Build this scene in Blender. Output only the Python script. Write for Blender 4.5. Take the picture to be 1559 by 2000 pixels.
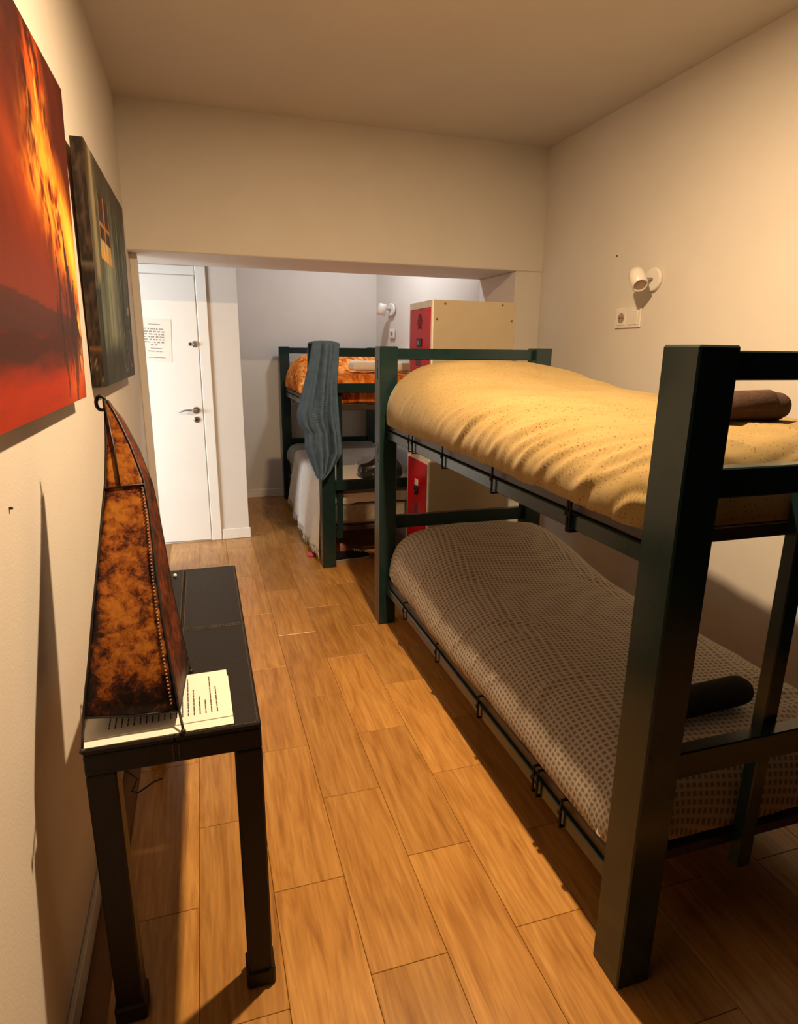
import bpy, bmesh, math, random
import numpy as np
from mathutils import Vector, Matrix

for o in list(bpy.data.objects):
    bpy.data.objects.remove(o, do_unlink=True)
SC = bpy.context.scene
COL = SC.collection

# ------------------------------------------------------------------ camera
H = 1.5
FPX, CX, CY = 1208.76, 779.5, 1000.0
CR = np.array([[0.954486845, -0.298010825, 0.012017116],
               [-0.064584824, -0.245855992, -0.967152331],
               [0.291176344, 0.922358054, -0.253913286]])   # rows: right, down, forward
CAM = np.array([0.0, 0.0, H])
cd = bpy.data.cameras.new('camera')
cd.sensor_fit = 'HORIZONTAL'; cd.sensor_width = 36.0; cd.lens = FPX / 1559 * 36.0
cd.clip_start = 0.02
cam = bpy.data.objects.new('camera', cd); COL.objects.link(cam)
M = Matrix.Identity(4)
for i in range(3):
    M[i][0] = CR[0][i]; M[i][1] = -CR[1][i]; M[i][2] = -CR[2][i]; M[i][3] = CAM[i]
cam.matrix_world = M
SC.camera = cam

def on(ax, val, u, v):
    """point of the picture (1559x2000) on the plane axis = val"""
    d = CR.T @ np.array([(u - CX) / FPX, (v - CY) / FPX, 1.0])
    return CAM + d * ((val - CAM[ax]) / d[ax])

# ------------------------------------------------------------------ world, lights, exposure
w = bpy.data.worlds.new('world'); SC.world = w; w.use_nodes = True
w.node_tree.nodes['Background'].inputs[0].default_value = (0.5, 0.6, 0.7, 1)
w.node_tree.nodes['Background'].inputs[1].default_value = 0.004
vs = SC.view_settings
vs.view_transform = 'Standard'; vs.look = 'None'; vs.gamma = 1.0; vs.use_curve_mapping = False
vs.exposure = 0.12
def area_light(name, loc, direction, sx, sy, power, color, shape='RECTANGLE', spread=180):
    l = bpy.data.lights.new(name, 'AREA'); l.shape = shape; l.size = sx; l.size_y = sy
    l.energy = power; l.color = color; l.spread = math.radians(spread)
    o = bpy.data.objects.new(name, l); COL.objects.link(o); o.location = loc
    o.rotation_euler = Vector(direction).to_track_quat('-Z', 'Y').to_euler()
    return o
LAMP = (0.79, 1.72, 2.825)
area_light('ceiling_lamp_light', LAMP, (0, 0, -1), 0.09, 0.09, 94, (1.0, 0.68, 0.38), 'DISK')
area_light('window_daylight', (-3.20, 3.20, 1.38), (1, 0.25, 0), 1.45, 1.2, 150, (0.95, 0.985, 1.0))
ALCOVE_FILL = (1.38, 5.38, 2.825)  # added fill lamp, unseen above the beam, brightens the alcove walls
area_light('alcove_fill_light', ALCOVE_FILL, (0, 0, -1), 0.16, 0.16, 13, (0.98, 0.985, 1.0), 'DISK')

# ------------------------------------------------------------------ helpers
def tag(o, label=None, cat=None, group=None, kind=None):
    if label: o['label'] = label
    if cat: o['category'] = cat
    if group: o['group'] = group
    if kind: o['kind'] = kind
    return o
def thing(name, loc, label, cat, group=None):
    o = bpy.data.objects.new(name, None); COL.objects.link(o)
    o.location = loc; o.empty_display_size = 0.05
    return tag(o, label, cat, group)
def wpos(o):
    p = Vector((0, 0, 0))
    while o is not None:
        p += o.location; o = o.parent
    return p
def link(name, me, mat, parent=None, smooth=False, loc=None):
    """link a mesh given in world coordinates; a child is shifted into its parent's frame"""
    o = bpy.data.objects.new(name, me); COL.objects.link(o)
    if mat is not None and len(me.materials) == 0: me.materials.append(mat)
    if smooth:
        for p in me.polygons: p.use_smooth = True
    if parent is not None:
        o.parent = parent
        o.location = -wpos(parent) + Vector(loc or (0, 0, 0))
    elif loc is not None:
        o.location = loc
    return o
def frompy(name, V, F, mat, parent=None, smooth=False, loc=None):
    me = bpy.data.meshes.new(name); me.from_pydata([tuple(map(float, v)) for v in V], [], F); me.validate(); me.update()
    return link(name, me, mat, parent, smooth, loc)
def bm_box(bm, a, b, bev=0.0, mat4=None, seg=1):
    a = Vector(a); b = Vector(b); c = (a + b) / 2; s = b - a
    r = bmesh.ops.create_cube(bm, size=1.0, matrix=Matrix.Translation(c) @ Matrix.Diagonal((s.x, s.y, s.z, 1)))
    if bev > 0:
        es = set(e for v in r['verts'] for e in v.link_edges)
        bmesh.ops.bevel(bm, geom=list(es), offset=bev, segments=seg, affect='EDGES', profile=0.5)
def bm_to(name, bm, mat, parent=None, smooth=False, loc=None, xf=None):
    if xf is not None: bmesh.ops.transform(bm, matrix=xf, verts=bm.verts)
    bmesh.ops.recalc_face_normals(bm, faces=bm.faces)
    me = bpy.data.meshes.new(name); bm.to_mesh(me); bm.free()
    return link(name, me, mat, parent, smooth, loc)
def box(name, a, b, mat, parent=None, bev=0.0, xf=None, seg=1):
    bm = bmesh.new(); bm_box(bm, a, b, bev, seg=seg)
    return bm_to(name, bm, mat, parent, xf=xf)
def bm_tube(bm, pts, r, n=8, closed=False):
    pts = [Vector(p) for p in pts]; rings = []
    rs = r if isinstance(r, (list, tuple)) else [r] * len(pts)
    up = None
    for i, p in enumerate(pts):
        if closed: t = pts[(i + 1) % len(pts)] - pts[i - 1]
        else: t = pts[min(i + 1, len(pts) - 1)] - pts[max(i - 1, 0)]
        t.normalize()
        if up is None:
            up = Vector((0, 0, 1)) if abs(t.z) < 0.9 else Vector((1, 0, 0))
        a = t.cross(up).normalized(); b = a.cross(t).normalized(); up = b
        rings.append([bm.verts.new(p + (a * math.cos(k * 2 * math.pi / n) + b * math.sin(k * 2 * math.pi / n)) * rs[i]) for k in range(n)])
    m = len(rings)
    for i in range(m if closed else m - 1):
        A = rings[i]; B = rings[(i + 1) % m]
        for k in range(n): bm.faces.new((A[k], A[(k + 1) % n], B[(k + 1) % n], B[k]))
    if not closed:
        bm.faces.new(rings[0][::-1]); bm.faces.new(rings[-1])
def tube(name, pts, r, mat, parent=None, n=8, closed=False):
    bm = bmesh.new(); bm_tube(bm, pts, r, n, closed)
    return bm_to(name, bm, mat, parent, smooth=True)
def lathe(name, prof, base, axis, mat, parent=None, n=24, smooth=True):
    """prof: list of (radius, distance along axis)"""
    ax = Vector(axis).normalized(); u = ax.orthogonal().normalized(); v = ax.cross(u)
    bm = bmesh.new(); rings = []; base = Vector(base)
    for r, h in prof:
        r = max(r, 1e-4)
        rings.append([bm.verts.new(base + ax * h + (u * math.cos(k * 2 * math.pi / n) + v * math.sin(k * 2 * math.pi / n)) * r) for k in range(n)])
    for A, B in zip(rings, rings[1:]):
        for k in range(n): bm.faces.new((A[k], A[(k + 1) % n], B[(k + 1) % n], B[k]))
    bm.faces.new(rings[0][::-1]); bm.faces.new(rings[-1])
    o = bm_to(name, bm, mat, parent)
    for p in o.data.polygons: p.use_smooth = smooth and len(p.vertices) == 4
    return o

# numpy value noise
def vnoise(x, y, seed=0):
    x = np.asarray(x, float); y = np.asarray(y, float)
    xi = np.floor(x).astype(np.int64); yi = np.floor(y).astype(np.int64)
    fx = x - xi; fy = y - yi; fx = fx * fx * (3 - 2 * fx); fy = fy * fy * (3 - 2 * fy)
    def h(a, b):
        n = (a * 374761393 + b * 668265263 + seed * 974711) & 0x7fffffff
        n = ((n ^ (n >> 13)) * 1274126177) & 0x7fffffff
        n = n ^ (n >> 16)
        return (n & 0xffff) / 65535.0
    return (h(xi, yi) * (1 - fx) + h(xi + 1, yi) * fx) * (1 - fy) + (h(xi, yi + 1) * (1 - fx) + h(xi + 1, yi + 1) * fx) * fy
def fbm(x, y, seed=0, o=4):
    s = 0; a = 0.5; t = 0
    for k in range(o):
        s = s + a * vnoise(x * 2 ** k, y * 2 ** k, seed + k * 17); t += a; a *= 0.5
    return s / t

# ------------------------------------------------------------------ materials
def newmat(name):
    m = bpy.data.materials.new(name); m.use_nodes = True
    nt = m.node_tree; b = nt.nodes['Principled BSDF']
    return m, nt, b
def N(nt, typ, **kw):
    n = nt.nodes.new(typ)
    for k, v in kw.items(): setattr(n, k, v)
    return n
def ramp(nt, stops, interp='LINEAR'):
    r = N(nt, 'ShaderNodeValToRGB'); e = r.color_ramp.elements; r.color_ramp.interpolation = interp
    while len(e) < len(stops): e.new(0.5)
    for el, (p, c) in zip(e, stops): el.position = p; el.color = (*c, 1) if len(c) == 3 else c
    return r
def plain(name, col, rough=0.5, metal=0.0, vary=0.08, scale=12, bump=0.0, bscale=60, spec=0.5, coat=0.0, coords='Object'):
    m, nt, b = newmat(name); L = nt.links
    tc = N(nt, 'ShaderNodeTexCoord'); no = N(nt, 'ShaderNodeTexNoise'); no.inputs['Scale'].default_value = scale
    no.inputs['Detail'].default_value = 4
    L.new(tc.outputs[coords], no.inputs['Vector'])
    c0 = tuple(max(0, c * (1 - vary)) for c in col); c1 = tuple(min(1, c * (1 + vary)) for c in col)
    r = ramp(nt, [(0.3, c0), (0.7, c1)]); L.new(no.outputs['Fac'], r.inputs[0]); L.new(r.outputs[0], b.inputs['Base Color'])
    b.inputs['Roughness'].default_value = rough; b.inputs['Metallic'].default_value = metal
    b.inputs['Specular IOR Level'].default_value = spec
    if coat: b.inputs['Coat Weight'].default_value = coat
    if bump:
        n2 = N(nt, 'ShaderNodeTexNoise'); n2.inputs['Scale'].default_value = bscale; n2.inputs['Detail'].default_value = 3
        L.new(tc.outputs[coords], n2.inputs['Vector'])
        bp = N(nt, 'ShaderNodeBump'); bp.inputs['Strength'].default_value = bump; bp.inputs['Distance'].default_value = 0.004
        L.new(n2.outputs['Fac'], bp.inputs['Height']); L.new(bp.outputs[0], b.inputs['Normal'])
    return m
def attr_mat(name, rough=0.5, bump=0.0, bscale=300, spec=0.4):
    m, nt, b = newmat(name)
    a = N(nt, 'ShaderNodeAttribute', attribute_name='Col'); nt.links.new(a.outputs['Color'], b.inputs['Base Color'])
    b.inputs['Roughness'].default_value = rough; b.inputs['Specular IOR Level'].default_value = spec
    if bump:
        tc = N(nt, 'ShaderNodeTexCoord'); n2 = N(nt, 'ShaderNodeTexNoise'); n2.inputs['Scale'].default_value = bscale
        nt.links.new(tc.outputs['Object'], n2.inputs['Vector'])
        bp = N(nt, 'ShaderNodeBump'); bp.inputs['Strength'].default_value = bump; bp.inputs['Distance'].default_value = 0.002
        nt.links.new(n2.outputs['Fac'], bp.inputs['Height']); nt.links.new(bp.outputs[0], b.inputs['Normal'])
    return m
def emit(name, col, st):
    m, nt, b = newmat(name)
    b.inputs['Base Color'].default_value = (*col, 1); b.inputs['Emission Color'].default_value = (*col, 1)
    b.inputs['Emission Strength'].default_value = st
    return m

def wood_floor():
    m, nt, b = newmat('wood_look_plank'); L = nt.links
    tc = N(nt, 'ShaderNodeTexCoord'); oi = N(nt, 'ShaderNodeObjectInfo')
    mul = N(nt, 'ShaderNodeMath', operation='MULTIPLY'); mul.inputs[1].default_value = 37.0
    L.new(oi.outputs['Random'], mul.inputs[0])
    comb = N(nt, 'ShaderNodeCombineXYZ'); L.new(mul.outputs[0], comb.inputs[0]); L.new(mul.outputs[0], comb.inputs[1])
    add = N(nt, 'ShaderNodeVectorMath', operation='ADD'); L.new(tc.outputs['Object'], add.inputs[0]); L.new(comb.outputs[0], add.inputs[1])
    mp = N(nt, 'ShaderNodeMapping'); mp.inputs['Scale'].default_value = (11, 1.2, 1); L.new(add.outputs[0], mp.inputs[0])
    n1 = N(nt, 'ShaderNodeTexNoise'); n1.inputs['Scale'].default_value = 2.2; n1.inputs['Detail'].default_value = 7; n1.inputs['Roughness'].default_value = 0.62; n1.inputs['Distortion'].default_value = 1.1
    L.new(mp.outputs[0], n1.inputs['Vector'])
    mp2 = N(nt, 'ShaderNodeMapping'); mp2.inputs['Scale'].default_value = (95, 5.0, 1); L.new(add.outputs[0], mp2.inputs[0])
    n2 = N(nt, 'ShaderNodeTexNoise'); n2.inputs['Scale'].default_value = 1.0; n2.inputs['Detail'].default_value = 3; L.new(mp2.outputs[0], n2.inputs['Vector'])
    r1 = ramp(nt, [(0.25, (0.320, 0.140, 0.032)), (0.48, (0.470, 0.238, 0.062)), (0.75, (0.600, 0.340, 0.108))]); L.new(n1.outputs['Fac'], r1.inputs[0])
    r2 = ramp(nt, [(0.35, (0.66, 0.62, 0.58)), (0.6, (1, 1, 1))]); L.new(n2.outputs['Fac'], r2.inputs[0])
    mx = N(nt, 'ShaderNodeMixRGB', blend_type='MULTIPLY'); mx.inputs[0].default_value = 0.6
    L.new(r1.outputs[0], mx.inputs[1]); L.new(r2.outputs[0], mx.inputs[2])
    r3 = ramp(nt, [(0.0, (0.82, 0.80, 0.78)), (1.0, (1.08, 1.06, 1.02))]); L.new(oi.outputs['Random'], r3.inputs[0])
    mx2 = N(nt, 'ShaderNodeMixRGB', blend_type='MULTIPLY'); mx2.inputs[0].default_value = 1
    L.new(mx.outputs[0], mx2.inputs[1]); L.new(r3.outputs[0], mx2.inputs[2]); L.new(mx2.outputs[0], b.inputs['Base Color'])
    b.inputs['Roughness'].default_value = 0.29; b.inputs['Specular IOR Level'].default_value = 0.45
    bp = N(nt, 'ShaderNodeBump'); bp.inputs['Strength'].default_value = 0.25; bp.inputs['Distance'].default_value = 0.002
    L.new(n2.outputs['Fac'], bp.inputs['Height']); L.new(bp.outputs[0], b.inputs['Normal'])
    return m
def yellow_fabric():
    m, nt, b = newmat('mustard_dotted_cotton'); L = nt.links
    uv = N(nt, 'ShaderNodeUVMap')
    vo = N(nt, 'ShaderNodeTexVoronoi'); vo.inputs['Scale'].default_value = 105; vo.inputs['Randomness'].default_value = 0.75; L.new(uv.outputs[0], vo.inputs['Vector'])
    r = ramp(nt, [(0.20, (1, 1, 1)), (0.28, (0, 0, 0))]); L.new(vo.outputs['Distance'], r.inputs[0])
    no = N(nt, 'ShaderNodeTexNoise'); no.inputs['Scale'].default_value = 5; no.inputs['Detail'].default_value = 5; L.new(uv.outputs[0], no.inputs['Vector'])
    base = ramp(nt, [(0.3, (0.275, 0.194, 0.070)), (0.7, (0.325, 0.238, 0.096))]); L.new(no.outputs['Fac'], base.inputs[0])
    mx = N(nt, 'ShaderNodeMixRGB'); L.new(r.outputs[0], mx.inputs[0]); L.new(base.outputs[0], mx.inputs[1]); mx.inputs[2].default_value = (0.16, 0.085, 0.02, 1)
    L.new(mx.outputs[0], b.inputs['Base Color']); b.inputs['Roughness'].default_value = 0.85; b.inputs['Specular IOR Level'].default_value = 0.15
    b.inputs['Sheen Weight'].default_value = 0.15
    return m
def lattice_fabric():
    m, nt, b = newmat('taupe_lattice_cotton'); L = nt.links
    uv = N(nt, 'ShaderNodeUVMap'); sep = N(nt, 'ShaderNodeSeparateXYZ'); 
    mp = N(nt, 'ShaderNodeMapping'); mp.inputs['Rotation'].default_value = (0, 0, math.radians(8)); mp.inputs['Scale'].default_value = (53, 53, 1)
    L.new(uv.outputs[0], mp.inputs[0]); L.new(mp.outputs[0], sep.inputs[0])
    def cell(out):
        f = N(nt, 'ShaderNodeMath', operation='FRACT'); L.new(out, f.inputs[0])
        s = N(nt, 'ShaderNodeMath', operation='SUBTRACT'); L.new(f.outputs[0], s.inputs[0]); s.inputs[1].default_value = 0.5
        a = N(nt, 'ShaderNodeMath', operation='ABSOLUTE'); L.new(s.outputs[0], a.inputs[0]); return a.outputs[0]
    mxm = N(nt, 'ShaderNodeMath', operation='MAXIMUM'); L.new(cell(sep.outputs[0]), mxm.inputs[0]); L.new(cell(sep.outputs[1]), mxm.inputs[1])
    r = ramp(nt, [(0.18, (0.195, 0.168, 0.142)), (0.30, (0.33, 0.290, 0.245)), (0.40, (0.47, 0.425, 0.365))]); L.new(mxm.outputs[0], r.inputs[0])
    L.new(r.outputs[0], b.inputs['Base Color']); b.inputs['Roughness'].default_value = 0.85; b.inputs['Specular IOR Level'].default_value = 0.15
    bp = N(nt, 'ShaderNodeBump'); bp.inputs['Strength'].default_value = 0.3; bp.inputs['Distance'].default_value = 0.002
    L.new(mxm.outputs[0], bp.inputs['Height']); L.new(bp.outputs[0], b.inputs['Normal'])
    return m
def orange_fabric():
    m, nt, b = newmat('orange_fuzzy_print'); L = nt.links
    uv = N(nt, 'ShaderNodeUVMap')
    mp = N(nt, 'ShaderNodeMapping'); mp.inputs['Rotation'].default_value = (0, 0, 0.6); mp.inputs['Scale'].default_value = (16, 5, 1); L.new(uv.outputs[0], mp.inputs[0])
    no = N(nt, 'ShaderNodeTexNoise'); no.inputs['Scale'].default_value = 1.2; no.inputs['Detail'].default_value = 5; no.inputs['Distortion'].default_value = 1.2; L.new(mp.outputs[0], no.inputs['Vector'])
    r = ramp(nt, [(0.28, (0.16, 0.03, 0.008)), (0.42, (0.55, 0.13, 0.015)), (0.55, (0.80, 0.28, 0.04)), (0.66, (0.72, 0.40, 0.16)), (0.76, (0.75, 0.62, 0.45))])
    L.new(no.outputs['Fac'], r.inputs[0]); L.new(r.outputs[0], b.inputs['Base Color']); b.inputs['Roughness'].default_value = 0.9
    b.inputs['Specular IOR Level'].default_value = 0.1
    return m
def fabric(name, col, scale=420, rough=0.9, vary=0.14):
    m = plain(name, col, rough, vary=vary, scale=26, bump=0.5, bscale=scale, spec=0.12); return m
def lamp_leather(name='mottled_goatskin', side=False):
    m, nt, b = newmat(name); L = nt.links
    tc = N(nt, 'ShaderNodeTexCoord'); uv = N(nt, 'ShaderNodeUVMap'); sp = N(nt, 'ShaderNodeSeparateXYZ'); L.new(uv.outputs[0], sp.inputs[0])
    def noise(sc, det, rough=0.6, dist=0.0):
        n = N(nt, 'ShaderNodeTexNoise'); n.inputs['Scale'].default_value = sc; n.inputs['Detail'].default_value = det
        n.inputs['Roughness'].default_value = rough; n.inputs['Distortion'].default_value = dist
        L.new(tc.outputs['Object'], n.inputs['Vector']); return n.outputs['Fac']
    def mth(op, a_, b_=None):
        n = N(nt, 'ShaderNodeMath', operation=op)
        for i, v in enumerate((a_, b_)):
            if v is None: continue
            if isinstance(v, (int, float)): n.inputs[i].default_value = v
            else: L.new(v, n.inputs[i])
        return n.outputs[0]
    n1 = noise(42, 8, 0.74, 0.3); n2 = noise(9, 4, 0.6)
    base = mth('ADD', mth('MULTIPLY', n1, 0.62), mth('MULTIPLY', n2, 0.38))
    # dye pooled along the rims, the hem and the glued joint: real stain of the skin
    ru = ramp(nt, [(0.0, (1, 1, 1)), (0.10, (0.25, 0.25, 0.25)), (0.2, (0, 0, 0)), (0.84, (0, 0, 0)), (0.93, (0.3, 0.3, 0.3)), (1.0, (1, 1, 1))]); L.new(sp.outputs[0], ru.inputs[0])
    rv = ramp(nt, [(0.0, (1, 1, 1)), (0.07, (0.75, 0.75, 0.75)), (0.20, (0, 0, 0)), (0.37, (0, 0, 0)), (0.42, (0.55, 0.55, 0.55)), (0.46, (0, 0, 0)), (0.60, (0, 0, 0)), (0.69, (0.75, 0.75, 0.75)), (0.72, (0.0, 0.0, 0.0))]); L.new(sp.outputs[1], rv.inputs[0])
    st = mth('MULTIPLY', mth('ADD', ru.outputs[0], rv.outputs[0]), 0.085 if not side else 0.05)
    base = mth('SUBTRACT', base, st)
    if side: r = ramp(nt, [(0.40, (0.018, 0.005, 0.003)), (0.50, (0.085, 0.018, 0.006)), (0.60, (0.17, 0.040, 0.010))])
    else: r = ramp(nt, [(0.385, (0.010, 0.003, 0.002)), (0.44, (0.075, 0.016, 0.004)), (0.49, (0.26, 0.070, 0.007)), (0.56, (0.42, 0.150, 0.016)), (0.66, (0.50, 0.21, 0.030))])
    L.new(base, r.inputs[0]); L.new(r.outputs[0], b.inputs['Base Color'])
    b.inputs['Roughness'].default_value = 0.55; b.inputs['Specular IOR Level'].default_value = 0.25
    bp = N(nt, 'ShaderNodeBump'); bp.inputs['Strength'].default_value = 0.3; bp.inputs['Distance'].default_value = 0.003
    L.new(n1, bp.inputs['Height']); L.new(bp.outputs[0], b.inputs['Normal'])
    return m

WALL = plain('wall_paint', (0.69, 0.66, 0.615), 0.75, vary=0.02, scale=4, bump=0.12, bscale=140, spec=0.25)
CEIL = plain('ceiling_paint', (0.62, 0.585, 0.545), 0.8, vary=0.02, scale=3, bump=0.08, bscale=120, spec=0.2)
WHITE = plain('white_lacquer', (0.83, 0.83, 0.80), 0.4, vary=0.015, scale=5)
SKIRT = plain('baseboard_white', (0.78, 0.76, 0.72), 0.45, vary=0.03)
PLANK = wood_floor()
GROUT = plain('floor_joint', (0.26, 0.13, 0.045), 0.8)
TEAL = plain('dark_teal_paint', (0.0100, 0.0290, 0.0300), 0.20, vary=0.12, scale=22, spec=0.5)
IRON = plain('black_iron', (0.012, 0.010, 0.009), 0.5, vary=0.2)
BROWNTUBE = plain('brown_metal_tube', (0.045, 0.032, 0.026), 0.4, vary=0.1, spec=0.5)
SLATWOOD = plain('beech_slat', (0.42, 0.19, 0.06), 0.5, vary=0.15, scale=9)
ZIP = plain('black_nylon', (0.004, 0.004, 0.004), 0.7, vary=0.05, spec=0.15)
BLACKLEATHER = plain('black_brown_leather', (0.0075, 0.0052, 0.0046), 0.46, vary=0.2, scale=60, bump=0.2, bscale=260, spec=0.30)
STITCH = plain('stitch_thread', (0.10, 0.075, 0.055), 0.8)
PAPER = plain('paper', (0.80, 0.76, 0.70), 0.75, vary=0.02)
INK = plain('printed_ink', (0.07, 0.05, 0.045), 0.8)
SLEEVE = plain('clear_sleeve_edge', (0.22, 0.21, 0.20), 0.25)
CHROME = plain('brushed_steel', (0.42, 0.38, 0.36), 0.32, metal=1.0, vary=0.05)
YELLOW = yellow_fabric(); LATTICE = lattice_fabric(); ORANGE = orange_fabric()
TOWELB = fabric('blue_grey_towelling', (0.088, 0.148, 0.240), 330)
TOWELBR = fabric('brown_towelling', (0.080, 0.047, 0.036), 330)
TOWELDK = fabric('dark_green_towelling', (0.016, 0.018, 0.016), 330)
GREYBL = fabric('grey_blanket', (0.30, 0.30, 0.27), 260)
CREAM = fabric('cream_woven_throw', (0.66, 0.62, 0.56), 200, vary=0.06)
WHITECL = fabric('white_cotton', (0.80, 0.78, 0.73), 200, vary=0.05)
MATTR = fabric('beige_mattress', (0.30, 0.26, 0.20), 120)
GOAT = lamp_leather()
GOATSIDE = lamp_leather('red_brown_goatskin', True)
BEAD = plain('bone_bead', (0.33, 0.20, 0.13), 0.4)
LOCKBODY = plain('locker_enamel', (0.42, 0.35, 0.24), 0.45, vary=0.02)
LOCKRED = plain('red_enamel', (0.55, 0.006, 0.020), 0.25, vary=0.04, spec=0.22)
DARKRED = plain('dark_red_recess', (0.10, 0.004, 0.008), 0.5)
PURPLE = plain('purple_sticker', (0.16, 0.03, 0.10), 0.5)
BLACKPL = plain('black_plastic', (0.010, 0.009, 0.010), 0.4)
WHITEPL = plain('white_plastic', (0.78, 0.75, 0.70), 0.35, vary=0.01)
BLACKBAG = plain('black_vinyl', (0.008, 0.008, 0.009), 0.28, vary=0.2, bump=0.2, bscale=40)
PINK = fabric('pink_cloth', (0.55, 0.10, 0.16), 200)
PALEPINK = fabric('pale_pink_cloth', (0.50, 0.24, 0.20), 200)
RUBBER = plain('shoe_rubber', (0.30, 0.27, 0.23), 0.6)
SHOE = fabric('black_canvas', (0.010, 0.009, 0.009), 300)
GLASS, _nt, _b = newmat('window_glass'); _b.inputs['Transmission Weight'].default_value = 1; _b.inputs['Roughness'].default_value = 0.05
PRINT = attr_mat('canvas_print', 0.6, 0.25, 420, 0.15)

# ------------------------------------------------------------------ the room
XL, XR, YF, YH, YB2, ZC = -0.372, 2.39, -1.0, 4.227, 4.85, 2.85
YD, YB, XA = 4.99, 6.405, 0.294
SOF = 2.05
def struct(name, a, b, mat, bev=0.0):
    return tag(box(name, a, b, mat, None, bev), kind='structure')
floor = struct('floor', (-3.5, YF - 0.1, -0.10), (2.7, 6.6, -0.008), GROUT)
# wood-look planks, 0.203 x 0.65 m, laid lengthwise; alike pieces share three meshes
PW, PLn, GAP = 0.2035, 0.65, 0.0012
def plank_mesh(w, l):
    bm = bmesh.new(); bm_box(bm, (-w / 2, -l / 2, -0.0085), (w / 2, l / 2, 0.0), 0.0010)
    bmesh.ops.delete(bm, geom=[f for f in bm.faces if f.normal.z < -0.9], context='FACES')
    me = bpy.data.meshes.new('plank'); bm.to_mesh(me); bm.free(); me.materials.append(PLANK); return me
pm_cache = {}
joint0 = {-1: 1.13, 0: 1.465, 1: 1.154, 2: 1.483, 3: 1.168}
for c in range(-2, 12):
    xa = 0.1035 + c * PW; xb = xa + PW
    xa = max(xa, XL + 0.002); xb = min(xb, XR - 0.002)
    if xb - xa < 0.03: continue
    j = joint0.get(c, 1.16 if c % 2 else 1.475)
    y = j - 2 * PLn
    while y < YB:
        ya, yb = y, min(y + PLn, YB - 0.003); y += PLn
        if yb < 0.1 or yb - ya < 0.02: continue
        if ya > YH and xa > 2.1: continue
        if ya > YD - 0.35 and xb < XA + 0.03 :
            yb = min(yb, YD - 0.012)
            if yb - ya < 0.02: continue
        k = (round(xb - xa, 3), round(yb - ya, 3))
        if k not in pm_cache: pm_cache[k] = plank_mesh(xb - xa - GAP, yb - ya - GAP)
        o = bpy.data.objects.new('plank', pm_cache[k]); COL.objects.link(o); o.parent = floor
        o.location = ((xa + xb) / 2, (ya + yb) / 2, 0)

XE, YE = -0.329, 4.40       # where the left wall ends and the lobby opens behind it
struct('ceiling', (-0.48, 0.5, ZC), (2.49, YH + 0.02, ZC + 0.1), CEIL)
struct('wall_left', (XL - 0.10, 0.3, -0.008), (XL, YE, ZC), WALL)
struct('wall_left_return', (XL, YE - 0.06, -0.006), (XE, YE, SOF - 0.001), WALL, 0.004)
struct('wall_right', (XR, 0.9, -0.008), (XR + 0.1, YH, ZC), WALL)
struct('wall_beam', (-3.4, YH, SOF), (2.49, YB2, ZC + 0.1), WALL, 0.006)
struct('wall_pier', (2.185, YH, -0.008), (2.49, YB2, SOF - 0.001), WALL, 0.004)
struct('wall_entry', (-3.4, YD, -0.008), (XA, YD + 0.1, ZC), WALL)
struct('wall_recess', (XA - 0.1, YD + 0.1, -0.008), (XA, YB, ZC), WALL)
struct('wall_back', (XA - 0.1, YB, -0.008), (1.95, YB + 0.1, ZC), WALL)
struct('ceiling_alcove', (-3.4, YB2, ZC), (2.6, YB + 0.1, ZC + 0.1), CEIL)
# skewed side wall of the alcove
p0 = Vector((2.185, YB2, 0)); p1 = Vector((1.74, YB, 0)); dn = Vector((0.1, 0.03, 0))
V = []
for z in (-0.008, ZC):
    for p in (p0, p1 + Vector((-0.0, 0.05, 0)), p1 + Vector((0.2, 0.05, 0)), p0 + Vector((0.2, 0, 0))): V.append((p.x, p.y, z))
tag(frompy('wall_alcove_right', V, [(0, 1, 2, 3), (7, 6, 5, 4), (0, 4, 5, 1), (1, 5, 6, 2), (2, 6, 7, 3), (3, 7, 4, 0)], WALL), kind='structure')
# the lobby behind the left wall, lit by its window
struct('wall_lobby_front', (-3.4, 2.1, -0.008), (XL - 0.1, 2.2, ZC), WALL)
struct('ceiling_lobby', (-3.4, 2.1, ZC), (XL - 0.1, YH, ZC + 0.1), CEIL)
struct('wall_lobby', (-3.4, 2.2, -0.008), (-3.3, YD, 0.68), WALL)
struct('wall_lobby_top', (-3.4, 2.2, 2.02), (-3.3, YD, ZC), WALL)
struct('wall_lobby_near', (-3.4, 2.2, 0.68), (-3.3, 2.41, 2.02), WALL)
struct('wall_lobby_far', (-3.4, 3.99, 0.68), (-3.3, YD, 2.02), WALL)
win = thing('window_1', (-3.33, 3.2, 0.68), 'white framed lobby window', 'window'); tag(win, kind='structure'); del win['category']
for a, b in (((-3.36, 2.415, 0.69), (-3.3, 2.47, 2.01)), ((-3.36, 3.93, 0.69), (-3.3, 3.985, 2.01)), ((-3.36, 2.47, 0.69), (-3.3, 3.93, 0.75)), ((-3.36, 2.47, 1.95), (-3.3, 3.93, 2.01)), ((-3.36, 3.17, 0.75), (-3.3, 3.23, 1.95))):
    box('window_frame', a, b, WHITE, win, 0.004)
for a, b in ((2.47, 3.17), (3.23, 3.93)): box('pane', (-3.34, a, 0.75), (-3.334, b, 1.95), GLASS, win)

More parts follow.
